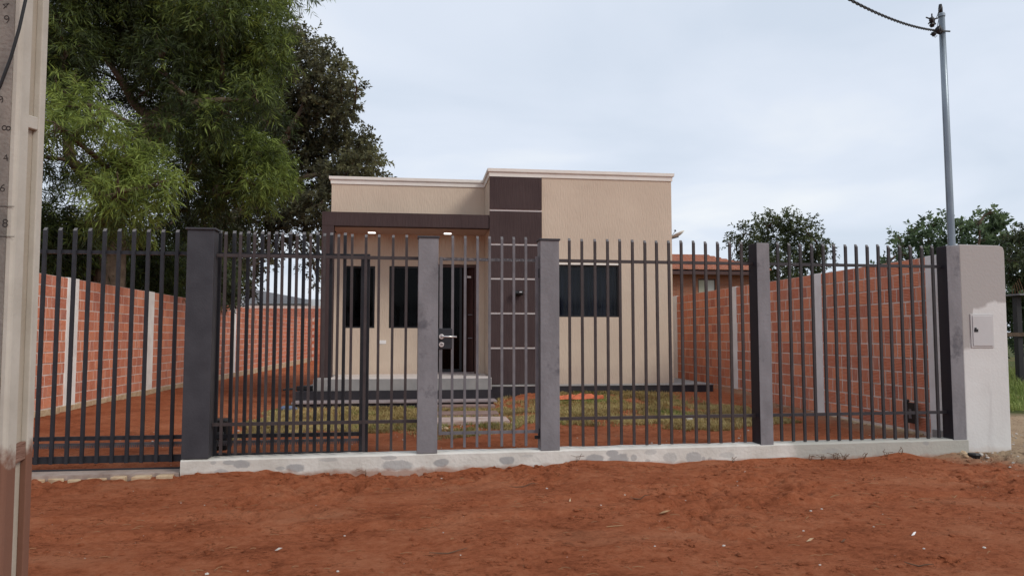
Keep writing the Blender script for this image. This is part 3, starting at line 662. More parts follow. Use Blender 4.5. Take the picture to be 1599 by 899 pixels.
# ------------------------------------------------------------------ the house
def house():
    H = empty('house', 'new single-storey beige house with dark brown porch frame and striped pillar', 'house', (1.6, 14, .3))
    ox, oy, oz = 1.6, 14, .3
    class B(MB):
        def build(s, name, m, parent=None, **k):
            s.v = [(x - ox, y - oy, z - oz) for x, y, z in s.v]; return MB.build(s, name, m, parent or H, **k)
    def pierced(x0, x1, z0, z1, yf, th, holes):
        m = B(); xs = sorted({x0, x1, *[h[0] for h in holes], *[h[1] for h in holes]}); zs = sorted({z0, z1, *[h[2] for h in holes], *[h[3] for h in holes]})
        def hole(i, j):
            if i < 0 or j < 0 or i >= len(xs) - 1 or j >= len(zs) - 1: return True
            cx = (xs[i] + xs[i + 1]) / 2; cz = (zs[j] + zs[j + 1]) / 2
            return any(h[0] < cx < h[1] and h[2] < cz < h[3] for h in holes)
        for i in range(len(xs) - 1):
            for j in range(len(zs) - 1):
                if hole(i, j): continue
                a, b, c, d = xs[i], xs[i + 1], zs[j], zs[j + 1]
                m.quad((a, yf, c), (b, yf, c), (b, yf, d), (a, yf, d)); m.quad((b, yf + th, c), (a, yf + th, c), (a, yf + th, d), (b, yf + th, d))
                if hole(i - 1, j): m.quad((a, yf, c), (a, yf, d), (a, yf + th, d), (a, yf + th, c))
                if hole(i + 1, j): m.quad((b, yf, c), (b, yf + th, c), (b, yf + th, d), (b, yf, d))
                if hole(i, j - 1): m.quad((a, yf, c), (a, yf + th, c), (b, yf + th, c), (b, yf, c))
                if hole(i, j + 1): m.quad((a, yf, d), (b, yf, d), (b, yf + th, d), (a, yf + th, d))
        return m
    FZ = .655                                                        # porch floor
    # right-hand block, with the curtained window
    W1 = (2.52, 3.943, 1.787, 2.80)
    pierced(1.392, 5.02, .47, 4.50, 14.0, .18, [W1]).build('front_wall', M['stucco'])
    W2 = (-1.457, -.835, 1.58, 2.832); W3 = (-.552, .12, 1.58, 2.840); D = (.30, 1.262, FZ, 2.89)
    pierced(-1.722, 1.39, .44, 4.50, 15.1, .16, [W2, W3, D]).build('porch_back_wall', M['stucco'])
    B().box(-1.722, -1.56, 15.262, 23.0, .44, 4.48).build('side_wall', M['stucco'])
    B().box(4.86, 5.02, 14.182, 23.0, .44, 4.48).build('side_wall', M['stucco'])
    B().box(1.40, 1.56, 14.182, 23.0, .44, 4.48).build('inner_wall', M['stucco'])
    B().box(-1.722, 5.02, 23.003, 23.16, .2, 4.48).build('back_wall', M['stucco'])
    B().box(-1.56, 4.86, 14.4, 23.0, 3.60, 3.72).build('roof_slab', M['cement'])
    B().box(-1.56, 4.86, 14.4, 23.0, .52, .60).build('floor_slab', M['interior'])
    B().box(-1.5, 1.39, 17.4, 17.5, .6, 3.6).build('interior_wall', M['interior'])
    # return of the right block beside the porch
    B().box(1.392, 1.55, 14.182, 15.098, .47, 4.50).build('return_wall', M['stucco'])
    # brown striped pillar: five panels and cream strips, 20 mm proud
    zs = [.53, 1.195, 1.855, 2.515, 3.175, 3.835, 4.485]; g = .019
    B().box(1.382, 2.392, 13.972, 13.998, .51, 4.488).build('strip_backing', M['groove_white'])
    for i in range(6):
        z0 = zs[i] + (g if i else -.02); z1 = zs[i + 1] - (g if i < 5 else -.002)
        B().box(1.378, 2.396, 13.955, 13.971, z0, z1).build('pillar_panel', M['brown'], bevel=.002)
    # porch frame
    B().box(-1.762, 1.376, 13.975, 14.16, 3.478, 3.738).build('porch_beam', M['brown'], bevel=.003)
    B().box(-1.762, -1.545, 13.978, 14.19, FZ + .0, 3.476).build('porch_column', M['brown'], bevel=.003)
    B().box(-1.76, -1.60, 14.162, 15.098, 3.50, 3.735).build('porch_edge_beam', M['brown'])
    B().box(-1.60, 1.388, 14.162, 15.098, 3.49, 3.72).build('porch_ceiling', M['ceiling'])
    # mouldings on the parapets: stepped profile swept along x, mitred by the return piece
    def moulding(path, nm):
        prof = [(0, -.15), (.018, -.15), (.022, -.080), (.034, -.070), (.036, -.062), (.050, -.058), (.054, 0), (.0, .006)]
        m = B(); n0 = 0; k = len(prof)
        for i, (x, y) in enumerate(path):
            def nrm(a, b): d = Vector((b[0] - a[0], b[1] - a[1])).normalized(); return Vector((d.y, -d.x))
            ns = []
            if i > 0: ns.append(nrm(path[i - 1], path[i]))
            if i < len(path) - 1: ns.append(nrm(path[i], path[i + 1]))
            nn = sum(ns, Vector((0, 0)));
            if len(ns) == 2: nn = nn / (1 + ns[0].dot(ns[1]))
            for (a, z) in prof: m.v.append((x + nn.x * a, y + nn.y * a, 4.645 + z))
        for i in range(len(path) - 1):
            for j in range(k): m.f.append((i * k + j, i * k + (j + 1) % k, (i + 1) * k + (j + 1) % k, (i + 1) * k + j))
        m.f.append(tuple(range(k))); m.f.append(tuple((len(path) - 1) * k + j for j in range(k))); m.build(nm, M['stucco_white'])
    moulding([(-1.722, 23.1), (-1.722, 15.1), (1.392, 15.1), (1.392, 14.0), (5.02, 14.0), (5.02, 23.1)], 'cornice')
    for (a, b, c, d) in ((-1.722, 1.55, 15.102, 15.26), (1.394, 5.02, 14.002, 14.18)):
        B().box(a, b, c, d, 4.501, 4.64).build('parapet_top', M['stucco_white'])
    B().box(-1.720, -1.56, 15.262, 23.0, 4.481, 4.64).build('parapet_top', M['stucco_white']); B().box(4.86, 5.018, 14.182, 23.0, 4.481, 4.64).build('parapet_top', M['stucco_white'])
    # windows
    def window(a, b, c, d, yf, curtain, split=True):
        y = yf + .055
        m = B()
        t_ = .035
        m.box(a, b, y, y + .05, d - t_, d); m.box(a, b, y, y + .05, c, c + t_); m.box(a, a + t_, y, y + .05, c + t_, d - t_); m.box(b - t_, b, y, y + .05, c + t_, d - t_)
        if split: m.box((a + b) / 2 - .02, (a + b) / 2 + .02, y + .004, y + .046, c + t_, d - t_)
        f = m.build('window', M['black_frame'])
        g_ = B().box(a + t_, b - t_, y + .022, y + .027, c + t_, d - t_); o = g_.build('pane', M['glass'] if curtain else M['glass_dark'], f)
        if curtain:
            m = B(); n = 90; prev = None
            for i in range(n + 1):
                x = a + (b - a) * i / n; dy = .03 * math.sin(i * .95 + 1.3 * math.sin(i * .21)); k = len(m.v); m.v += [(x, y + .13 + dy, c), (x, y + .13 + dy, d)]
                if prev is not None: m.f.append((prev, k, k + 1, prev + 1))
                prev = k
            m.build('curtain', M['curtain'], f, smooth=True)
            B().box(a + .5, b - .06, y + .06, y + .075, d - .075, d - .06).build('curtain_rod', M['picket_grey'], f)
        else:
            B().box(a + t_, b - t_, y + .45, y + .5, c, d).build('dark_room_sheet', M['black'], f)  # black sheet standing in for the dark room behind the glass
        return f
    window(*W1, 14.0, True); window(*W2, 15.1, False, False); window(*W3, 15.1, False, False)
    # lintel strip over the right window
    B().box(W1[0], W1[1] + .01, 13.992, 13.999, W1[3] + .002, W1[3] + .035).build('lintel', M['stucco_white'])
    # entrance: dark glazed leaf and brown frame
    a, b, c, d = D; y = 15.16
    m = B(); m.box(a, a + .06, y, y + .08, c, d); m.box(b - .075, b, y - .01, y + .09, c, d); m.box(a + .06, b - .075, y, y + .08, d - .06, d)
    f = m.build('door', M['door_brown'])
    B().box(a + .06, a + .60, y + .03, y + .05, c + .01, d - .06).build('glass_leaf', M['glass_dark'], f)
    m = B(); m.box(a + .58, a + .63, y + .02, y + .06, c + .01, d - .06); m.box(a + .06, a + .58, y + .02, y + .06, c + .01, c + .09); m.build('leaf_frame', M['black_frame'], f)
    m = B(); L = Matrix.Rotation(R(62), 3, 'Z')
    for v in ((0, 0, c + .01), (.36, 0, c + .01), (.36, .04, c + .01), (0, .04, c + .01), (0, 0, d - .06), (.36, 0, d - .06), (.36, .04, d - .06), (0, .04, d - .06)):
        q = Vector(v); m.v.append((b - .09 - q.x * .62, y + .06 + q.x * .75 + q.y, q.z))
    m.f = [(0, 3, 2, 1), (4, 5, 6, 7), (0, 1, 5, 4), (1, 2, 6, 5), (2, 3, 7, 6), (3, 0, 4, 7)]; m.build('open_leaf', M['door_brown'], f)
    B().box(1.04, 1.12, 15.22, 15.235, 2.62, 2.66).build('door_white_plate', M['white_plastic'], f)  # small white plate high in the doorway
    for zz in (1.37, 1.85): B().box(1.06, 1.15, 15.225, 15.235, zz, zz + .018).build('door_bar', M['picket_grey'], f)  # two thin grey bars across the doorway
    B().box(a + .06, b - .08, 15.05, 15.099, FZ - .01, FZ + .035).build('door_sill', M['step_edge'], f)
    B().box(a + .08, a + .5, y + .06, y + .075, 1.02, 1.035).build('door_bar', M['picket_grey'], f)
    # ceiling downlights (lit), socket, spot lamp
    for (x, yy) in ((-.892, 14.80), (.611, 14.74)):
        l = B().box(x - .085, x + .085, yy - .085, yy + .085, 3.470, 3.4895).build('ceiling_light', M['white_plastic']); B().box(x - .07, x + .07, yy - .07, yy + .07, 3.466, 3.4695).build('diffuser', M['lamp_glow'], l)
    B().box(-.735, -.60, 15.09, 15.099, 1.26, 1.335).build('socket_plate', M['white_plastic'], bevel=.004)
    l = B().box(1.865, 1.985, 13.935, 13.954, 2.19, 2.28).build('wall_lamp', M['black'], bevel=.004)
    m = B(); m.tube([(1.84, 13.86, 2.235), (2.01, 13.86, 2.235)], .042, 14); m.box(1.90, 1.95, 13.87, 13.935, 2.22, 2.25); m.build('lamp_barrel', M['black'], l)
    B().box(1.935, 1.985, 13.808, 13.822, 2.24, 2.262).build('lamp_glint', M['chrome'], l)
    # porch slab, dark painted plinth, step, pavement round the house
    B().box(-1.80, 1.374, 13.44, 15.098, .445, FZ - .003).build('porch_slab', M['cement'], bevel=.006)
    B().box(-1.54, 1.374, 13.46, 15.097, FZ - .0025, FZ + .004).build('porch_tiles', M['porch_floor'])
    B().box(-2.10, 1.376, 13.40, 15.2, .05, .442).build('plinth', M['plinth'], bevel=.004)
    B().box(-2.10, -1.73, 15.2, 23.6, .05, .44).build('side_pavement', M['cement'])
    B().box(-2.09, 1.42, 12.953, 13.39, .262, .292).build('step_tread', M['step_edge'], bevel=.005)
    B().box(-2.07, 1.36, 12.985, 13.39, .02, .2615).build('step', M['plinth'])
    B().box(1.38, 5.70, 13.70, 13.995, .05, .478).build('plinth', M['plinth'], bevel=.004)
    B().box(1.376, 5.71, 13.69, 13.999, .479, .500).build('pavement_edge', M['cement'], bevel=.004)
    B().box(5.022, 5.70, 14.0, 23.6, .05, .498).build('side_pavement', M['cement'])
house()

# satellite dish seen past the right-hand corner of the roof
def dish():
    Yd = 15.2; tip = at(1068, 361, Yd); c0 = Vector((5.04, Yd, tip.z - .12))
    e = empty('satellite_dish', 'pale satellite dish poking out past the right corner of the house', 'satellite dish', c0)
    m = MB(); n = 24; rings = 5; ax = Vector((-.42, .15, .90)).normalized(); rim = tip - c0
    u = Vector((.90, 0, .42)); u = (u - ax * u.dot(ax)).normalized(); v = ax.cross(u); R0 = .17; c = rim - u * R0 - ax * .05
    m.v.append(tuple(c))
    for r in range(1, rings + 1):
        rr = R0 * r / rings
        for j in range(n):
            a = 2 * math.pi * j / n; m.v.append(tuple(c + (u * math.cos(a) + v * math.sin(a)) * rr + ax * (.05 * (r / rings) ** 2)))
    for j in range(n): m.f.append((0, 1 + j, 1 + (j + 1) % n))
    for r in range(rings - 1):
        for j in range(n): a = 1 + r * n; m.f.append((a + j, a + n + j, a + n + (j + 1) % n, a + (j + 1) % n))
    o = m.build('reflector', mat('dish', (.80, .78, .72), .6, cols=(.45, .44, .40), cscale=6), e, smooth=True); q = o.modifiers.new('s', 'SOLIDIFY'); q.thickness = .012
    MB().tube([(0, .02, -.14), tuple(c * .5 + Vector((0, 0, -.08))), tuple(c - ax * .01)], .014, 8).build('bracket', M['galv'], e)
    MB().tube([tuple(c + u * (-R0) + ax * .05), tuple(c + ax * .13)], .006, 6).build('feed_arm', M['galv'], e); MB().tube([tuple(c + ax * .12), tuple(c + ax * .16)], .018, 10).build('feed_horn', M['black'], e)
dish()

# ------------------------------------------------------------------ neighbours
def neighbour():
    e = empty('neighbour_house', 'small brick house with a clay tile roof beyond the right wall', 'house', (11.6, 28, 0))
    ox, oy = 11.6, 28
    x0, x1 = 9.9 - ox, 13.6 - ox
    mb = mat('small_brick', (.36, .13, .075), .92, spec=.1); t, b = nodes(mb); br = N(t, 'ShaderNodeTexBrick'); p, s = P(t)
    cmbn = N(t, 'ShaderNodeCombineXYZ'); t.links.new(s[0], cmbn.inputs[0]); t.links.new(s[2], cmbn.inputs[1]); t.links.new(cmbn.outputs[0], br.inputs['Vector'])
    br.inputs['Color1'].default_value = (.36, .135, .075, 1); br.inputs['Color2'].default_value = (.27, .10, .06, 1); br.inputs['Mortar'].default_value = (.30, .17, .12, 1)
    br.inputs['Scale'].default_value = 1; br.inputs['Brick Width'].default_value = .25; br.inputs['Row Height'].default_value = .075; br.inputs['Mortar Size'].default_value = .012
    t.links.new(br.outputs['Color'], b.inputs['Base Color'])
    wx0, wx1, wz0, wz1 = 11.096 - ox, 11.831 - ox, 2.95, 3.712
    m = MB(); m.box(x0, wx0, 0, .2, 0, 3.98); m.box(wx1, x1, 0, .2, 0, 3.98); m.box(wx0, wx1, 0, .2, 0, wz0); m.box(wx0, wx1, 0, .2, wz1, 3.98); m.box(x0, x0 + .2, .2, 6, 0, 3.98); m.box(x1 - .2, x1, .2, 6, 0, 3.98); m.box(x0, x1, 6, 6.2, 0, 4.6); m.build('wall', mb, e)
    f = MB().box(wx0, wx1, .04, .10, wz1 - .05, wz1).box(wx0, wx0 + .04, .04, .10, wz0, wz1 - .05).box(wx1 - .04, wx1, .04, .10, wz0, wz1 - .05).box((wx0 + wx1) / 2 - .03, (wx0 + wx1) / 2 + .03, .04, .10, wz0, wz1 - .05).build('window', M['door_brown'], e)
    MB().box(wx0 + .04, (wx0 + wx1) / 2 - .03, .06, .08, wz0, wz1 - .05).build('pane', mat('pane_pale', (.42, .41, .31), .4), f)
    MB().box((wx0 + wx1) / 2 + .03, wx1 - .04, .06, .08, wz0, wz1 - .05).build('pane', mat('pane_grey', (.50, .49, .45), .4), f)
    # mono-pitch roof of barrel tiles, rising away from us
    def zr(y): return 4.02 + (y + .45) * .20
    MB().prism([(-.45, 3.94), (6.3, 5.29), (6.3, 5.33), (-.45, 3.98)], 'x', x0 - .25, x1 + .25).build('roof_deck', M['door_brown'], e)
    m = MB(); k = 0; xx = x0 - .25
    while xx < x1 + .25:
        rows = 10
        for r in range(rows):
            ya = -.5 + r * .68; yb_ = ya + .74; n = len(m.v)
            for (yy, rad) in ((ya, .105), (yb_, .085)):
                for j in range(6):
                    a = math.pi * j / 5; m.v.append((xx + .1 + rad * math.cos(a), yy, zr(yy) - .02 + .045 * (yy == ya) + rad * .75 * math.sin(a)))
            for j in range(5): m.f.append((n + j, n + j + 1, n + 7 + j, n + 6 + j))
            m.f.append(tuple(n + j for j in range(6)))
        xx += .215
    m.build('roof_tiles', M['roof_tile'], e, kind='stuff')
    MB().box(x0 - .25, x1 + .25, -.49, -.455, 3.84, 3.955).build('fascia', M['door_brown'], e)
neighbour()
def shed():
    e = empty('grey_shed', 'grey-roofed shed seen over the far end of the left wall', 'building', (-8.4, 50, 0))
    MB().box(-3.3, 3.6, 0, 6, 0, 3.9).build('wall', M['white_wall'], e)
    a = at(388, 450, 49.5); b = at(484, 468, 49.5)
    MB().prism([(a.x + 8.4, a.z - 1.0), (b.x + 8.4, b.z - .25), (b.x + 8.4, b.z), (a.x + 8.4, a.z)], 'y', -.5, 6.5).build('roof', M['grey_roof'], e)
shed()

# ------------------------------------------------------------------ vegetation
def leaves(pos, ax, n_per, L, W, seed, tone, droop=.3, spread=.8, sprig=.35, jit=.16):
    """sprigs of lance-shaped leaves: arrays pos, ax (S,3), tone (S,)"""
    rs = np.random.RandomState(seed); Sn = len(pos)
    tt = np.linspace(.05, 1, n_per)[None, :, None]
    lenS = sprig * rs.uniform(.6, 1.3, (Sn, 1, 1))
    base = pos[:, None, :] + ax[:, None, :] * tt * lenS
    base[..., 2] -= (tt[..., 0] ** 2) * droop * lenS[..., 0] * .5
    rnd = rs.normal(size=(Sn, n_per, 3)); a = ax[:, None, :]
    perp = rnd - (rnd * a).sum(-1, keepdims=True) * a; perp /= np.linalg.norm(perp, axis=-1, keepdims=True)
    d = a * (1 - spread * .6) + perp * spread; d[..., 2] -= droop; d /= np.linalg.norm(d, axis=-1, keepdims=True)
    r2 = rs.normal(size=(Sn, n_per, 3)); wv = np.cross(d, r2); wv /= np.linalg.norm(wv, axis=-1, keepdims=True)
    ll = L * rs.uniform(.65, 1.25, (Sn, n_per, 1)); ww = W * rs.uniform(.7, 1.3, (Sn, n_per, 1))
    v = np.stack([base, base + d * ll * .45 + wv * ww * .5, base + d * ll - np.array([0, 0, 1]) * droop * ll * .25, base + d * ll * .45 - wv * ww * .5], 2)
    tn = np.clip(tone[:, None] + rs.uniform(-jit, jit, (Sn, n_per)), 0, 1)
    return v.reshape(-1, 3), np.repeat(tn.reshape(-1), 4)
def leafmesh(name, parts, mt, parent=None, **k):
    V = np.concatenate([p[0] for p in parts]); T = np.concatenate([p[1] for p in parts])
    me = bpy.data.meshes.new(name); me.vertices.add(len(V)); me.vertices.foreach_set('co', V.astype(np.float32).ravel())
    fill_faces(me, np.arange(len(V)).reshape(-1, 4)); a = me.attributes.new('tone', 'FLOAT', 'POINT'); a.data.foreach_set('value', T.astype(np.float32)); me.materials.append(mt)
    return link(name, me, parent, **k)
def sprigs(c, r, n, seed, squash=.85, out=.6, down=.3):
    rs = np.random.RandomState(seed); d = rs.normal(size=(n, 3)); d /= np.linalg.norm(d, axis=1, keepdims=True)
    rad = rs.uniform(.15, 1, n) ** .45 * (1 + .18 * rs.normal(size=n))
    p = np.array(c)[None] + d * rad[:, None] * r * np.array([1, 1, squash])
    ax = d * out + rs.normal(size=(n, 3)) * .45; ax[:, 2] -= down; ax /= np.linalg.norm(ax, axis=1, keepdims=True); return p, ax, d
def limb(m, a, b, r0, r1, rs, bend=.12, seg=7):
    a = Vector(a); b = Vector(b); L = (b - a).length; k = 6; off = Vector((rs.uniform(-1, 1), rs.uniform(-1, 1), rs.uniform(-.2, 1))) * L * bend; pts = []
    for i in range(k + 1):
        u = i / k; pts.append(a.lerp(b, u) + off * math.sin(math.pi * u) + Vector((rs.uniform(-1, 1), rs.uniform(-1, 1), rs.uniform(-1, 1))) * L * .018)
    m.tube(pts, [r0 + (r1 - r0) * (i / k) for i in range(k + 1)], seg); return pts
def tree(name, label, cat, base, fork, clumps, mt, leaf, dens, seed, trunk_r=.3, limbs=(), squash=.85, group=None, droop=.3, down=.3, sprig=.35, nper=16, fork_n=4, spread=.8):
    """clumps: (centre, radius, tone, density factor)"""
    rs = random.Random(seed)
    e = empty(name, label, cat, (base[0], base[1], 0), 0, group)
    b0 = Vector((base[0], base[1], 0)); rel = lambda q: Vector(q) - b0
    m = MB(); limb(m, rel((base[0], base[1], -.2)), rel(fork), trunk_r * 1.25, trunk_r * .8, rs, .06, 12)
    m.build('trunk', M['bark'], e, smooth=True)
    m = MB(); fk = Vector(fork)
    # main boughs, then a limb into every clump
    boughs = [[rel(fork)]]
    for (p, q, r0, r1) in limbs: boughs.append(limb(m, rel(p), rel(q), r0, r1, rs, .07, 9))
    pts = [q for bb in boughs for q in bb]
    for c, r, tn, dn in sorted(clumps, key=lambda q: (Vector(q[0]) - fk).length):
        cc = rel(c); near = min(pts, key=lambda q: (q - cc).length + .3 * max(0, q.z - cc.z)); dd = (near - cc).length
        r0 = min(trunk_r * .45, .03 + dd * .022); pp = limb(m, near, cc, r0, .02, rs, .12, 6); pts += pp[2:]
        for _ in range(5):
            d = Vector((rs.gauss(0, 1), rs.gauss(0, 1), rs.gauss(0, .8))).normalized(); limb(m, pp[rs.randint(3, 6)], cc + d * r * .85, .02, .006, rs, .12, 4)
    m.build('branches', M['bark'], e, smooth=True)
    parts = []
    for i, (c, r, tn, dn) in enumerate(clumps):
        n = int(dens * r * r * dn); p, ax, d = sprigs(rel(c), r, n, seed * 100 + i, squash, .6, down)
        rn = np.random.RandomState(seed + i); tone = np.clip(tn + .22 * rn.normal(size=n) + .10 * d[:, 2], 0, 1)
        parts.append(leaves(p, ax, nper, leaf[0], leaf[1], seed * 7 + i, tone, droop=droop, sprig=sprig, spread=spread))
    leafmesh('crown', parts, mt, e); return e
def cl(lst, Y, seed, spreadY=1.2, k=1.0):
    """clump list from sight lines: (px, py, radius in px, tone, density)"""
    rs = random.Random(seed); o = []
    for q in lst:
        px, py, r = q[:3]; tn = q[3] if len(q) > 3 else .5; dn = q[4] if len(q) > 4 else 1; Yq = (q[5] if len(q) > 5 else Y) + rs.uniform(-spreadY, spreadY)
        c = at(px, py, Yq); o.append((tuple(c), r * k / F_PX * Yq, tn, dn))
    return o
# big long-leaved tree over the left wall
up = [(95, 35, 55, .35), (170, 25, 60, .3), (250, 20, 65, .45), (330, 20, 65, .55), (400, 35, 50, .65), (418, 85, 34, .6), (385, 115, 38, .55), (320, 85, 50, .3), (250, 85, 44, .2), (105, 85, 36, .2), (190, 75, 30, .3, .7), (345, 130, 34, .35, .8), (300, 140, 28, .2, .6), (402, 145, 28, .5),
      (200, -90, 130, .4, .5), (340, -100, 120, .5, .5), (60, -70, 110, .4, .5), (420, -40, 60, .6), (20, 60, 70, .3), (80, 120, 22, .4), (120, 120, 18, .3, .7), (232, 140, 24, .3, .7), (330, 168, 22, .4, .6), (270, 190, 22, .3, .5)]
mid = [(92, 150, 36, .6, .9, 14.5), (125, 172, 36, .85, 1, 14), (85, 195, 28, .7, .9, 14), (160, 190, 24, .9, .9, 14), (200, 245, 34, .8, .95, 14.2), (235, 268, 30, .95, .9, 14), (165, 262, 28, .75, .8, 14), (185, 300, 36, .85, .9, 14), (135, 285, 18, .5, .6, 14.5), (215, 335, 28, .7, .8, 15), (250, 290, 22, .9, .8, 13.8), (160, 345, 26, .55, .7, 14.6),
       (95, 330, 32, .3, .8), (130, 370, 40, .4, .9, 17), (90, 385, 42, .35), (185, 395, 42, .35, .9, 19.8), (100, 425, 45, .4), (165, 440, 42, .35, 1, 19), (235, 400, 34, .4, .9, 20.5), (250, 445, 45, .35, 1, 21), (40, 380, 70, .3), (30, 250, 60, .3, .6)]
rgt = [(325, 215, 32, .35, .8), (365, 222, 36, .55), (400, 240, 34, .65), (430, 262, 28, .85), (350, 262, 36, .6, .9), (395, 285, 32, .7, .9), (300, 250, 26, .3, .7), (440, 285, 18, .95), (310, 300, 26, .4, .7), (345, 305, 24, .35, .6), (415, 310, 18, .7, .7), (280, 345, 28, .3, .7, 24), (310, 385, 30, .3, .8, 25), (300, 440, 45, .3, .9, 25), (345, 430, 30, .25, .7, 27)]
back0 = [(150, 110, 55, .15, .8), (235, 150, 55, .12, .8), (300, 190, 60, .12, .9), (360, 180, 50, .15, .9), (120, 250, 50, .15, .6), (250, 330, 50, .15, .7), (300, 280, 55, .12, .8), (90, 90, 60, .15, .8), (200, 20, 80, .15, .8), (330, 60, 70, .15, .9), (380, 270, 55, .15, .9), (340, 340, 45, .15, .8), (420, 190, 34, .2, .7), (260, 90, 60, .12, .8)]
front = [(255, 195, 22, .4, .8, 15.6), (300, 175, 20, .3, .8, 15.7), (345, 178, 20, .45, .8, 15.7), (215, 200, 16, .5, .7, 15.6), (290, 150, 22, .25, .8, 15.7), (195, 225, 22, .6, .9, 15), (330, 200, 26, .45, .8, 15.8), (235, 225, 20, .6, .8, 15.2)]
back = [(a, b_, c_, d_, e_ * .5) for a, b_, c_, d_, e_ in back0]
c1 = cl(back, 19.5, 17, .6) + cl(front, 15.7, 18, .2) + cl(up, 17, 1, 1.3) + cl(mid, 16.5, 2, .6) + cl(rgt, 18, 3, .8)
tb = at(150, 470, 17)
fk = at(175, 330, 17.2)
L1 = [(fk, at(240, 190, 17), .26, .18), (at(240, 190, 17), at(320, 140, 17.4), .22, .13), (at(240, 200, 17), at(390, 155, 18), .14, .06), (at(195, 262, 16.8), at(262, 190, 16.4), .20, .15), (at(262, 190, 16.4), at(318, 158, 16.2), .15, .10), (at(318, 158, 16.2), at(400, 160, 16.4), .07, .025), (fk, at(110, 250, 16.5), .20, .10), (at(110, 250, 16.5), at(75, 120, 16.6), .12, .05), (at(240, 190, 17), at(165, 90, 17.6), .12, .05)]
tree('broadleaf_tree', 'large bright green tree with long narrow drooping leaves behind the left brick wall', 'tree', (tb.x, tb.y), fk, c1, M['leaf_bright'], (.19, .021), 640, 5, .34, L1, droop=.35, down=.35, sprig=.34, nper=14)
# dark tree behind it, reaching over the house
dk = [(455, 85, 32, .5), (480, 80, 30, .45), (508, 100, 28, .5), (532, 122, 18, .6), (556, 128, 8, .5), (545, 140, 14, .5), (495, 140, 40, .4), (450, 150, 45, .35), (525, 172, 28, .4), (500, 190, 45, .35), (552, 170, 12, .5), (455, 220, 50, .35), (520, 235, 42, .4), (566, 212, 14, .5), (560, 232, 24, .5), (584, 250, 13, .8), (560, 262, 30, .5), (592, 264, 10, .9), (480, 275, 45, .3), (530, 285, 35, .35), (420, 190, 50, .3), (400, 120, 50, .3), (435, 320, 40, .3), (475, 330, 36, .3), (500, 320, 28, .35), (395, 345, 38, .3), (440, 370, 24, .3, .6), (480, 375, 22, .3, .7), (505, 370, 14, .3, .7), (345, 360, 40, .25), (390, 400, 26, .25, .6), (425, 405, 16, .3, .5), (490, 410, 14, .3, .6), (500, 440, 12, .3, .6), (360, 420, 34, .25, .8), (370, 450, 24, .25, .8), (460, 40, 14, .5, .5), (555, 290, 30, .4), (590, 300, 30, .5), (440, 60, 22, .4)]
c2 = cl(dk, 31, 6, 2.2)
tb2 = at(362, 470, 31); fk2 = at(345, 350, 31)
L2 = [(fk2, at(400, 320, 31), .30, .18), (at(400, 320, 31), at(450, 210, 31), .2, .1), (fk2, at(340, 250, 31), .26, .14), (at(400, 320, 31), at(520, 265, 31), .15, .07), (at(450, 210, 31), at(500, 110, 31), .12, .05)]
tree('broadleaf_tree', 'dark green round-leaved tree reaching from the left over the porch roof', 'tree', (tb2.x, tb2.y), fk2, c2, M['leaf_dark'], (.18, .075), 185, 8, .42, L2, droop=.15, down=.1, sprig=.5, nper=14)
tb3 = at(318, 470, 24); 
c3 = cl([(300, 410, 40, .35), (340, 450, 28, .3), (260, 430, 42, .3), (240, 365, 26, .3, .6), (210, 440, 42, .3), (150, 445, 40, .25), (90, 440, 45, .25), (370, 370, 22, .3, .5), (320, 350, 26, .35, .5), (285, 370, 24, .35, .6), (75, 400, 40, .25)], 24, 9, 1)
tree('broadleaf_tree', 'shaded olive green tree filling the gap behind the left brick wall', 'tree', (tb3.x, tb3.y), at(318, 380, 24), c3, M['leaf_olive'], (.18, .055), 230, 12, .2, [], droop=.2, sprig=.4, nper=14)

# trees beyond the right-hand wall
tA = cl([(1165, 365, 20, .5), (1195, 348, 20, .6), (1225, 345, 22, .6), (1255, 355, 24, .55), (1275, 378, 20, .5), (1215, 375, 34, .45), (1180, 390, 28, .45), (1250, 395, 32, .4), (1150, 382, 10, .4), (1285, 400, 14, .4), (1210, 420, 40, .35), (1260, 430, 34, .35), (1175, 430, 30, .35), (1225, 460, 40, .3), (1160, 405, 14, .4)], 34, 21, 1.5, .86)
bA = at(1220, 520, 34); tree('rounded_tree', 'rounded dark tree behind the small brick house', 'tree', (bA.x, bA.y), at(1218, 440, 34), tA, M['leaf_olive'], (.16, .065), 210, 22, .25, [], droop=.1, down=.05, sprig=.45, nper=14)
tB = cl([(1425, 362, 18, .6), (1450, 352, 18, .6), (1475, 350, 18, .65), (1500, 352, 16, .65), (1440, 380, 26, .5), (1480, 378, 26, .45), (1410, 385, 16, .5), (1400, 400, 16, .45), (1512, 375, 20, .5), (1460, 405, 30, .4), (1500, 410, 30, .4), (1420, 412, 22, .4), (1382, 410, 10, .4), (1380, 430, 18, .35), (1430, 440, 30, .35), (1405, 372, 8, .6), (1490, 445, 34, .35)], 26, 23, 1.2, .84)
bB = at(1460, 520, 26); tree('leafy_tree', 'low leafy tree behind the right brick wall, left of the service pole', 'tree', (bB.x, bB.y), at(1455, 430, 26), tB, M['leaf_far'], (.17, .085), 190, 24, .2, [], droop=.15, down=.05, sprig=.4, nper=14)
tC = cl([(1548, 330, 12, .75), (1545, 345, 20, .7), (1560, 350, 18, .65), (1528, 350, 14, .65), (1555, 372, 22, .6), (1532, 375, 22, .6), (1572, 372, 10, .6), (1518, 345, 6, .6), (1545, 398, 26, .45), (1520, 395, 20, .45), (1568, 395, 14, .4), (1530, 425, 30, .35)], 24, 25, .9, .82)
bC = at(1545, 520, 24); tree('leafy_tree', 'taller fresh green tree with a pointed top right of the service pole', 'tree', (bC.x, bC.y), at(1545, 420, 24), tC, M['leaf_far'], (.17, .085), 230, 26, .16, [], droop=.15, down=.05, sprig=.36, nper=14)
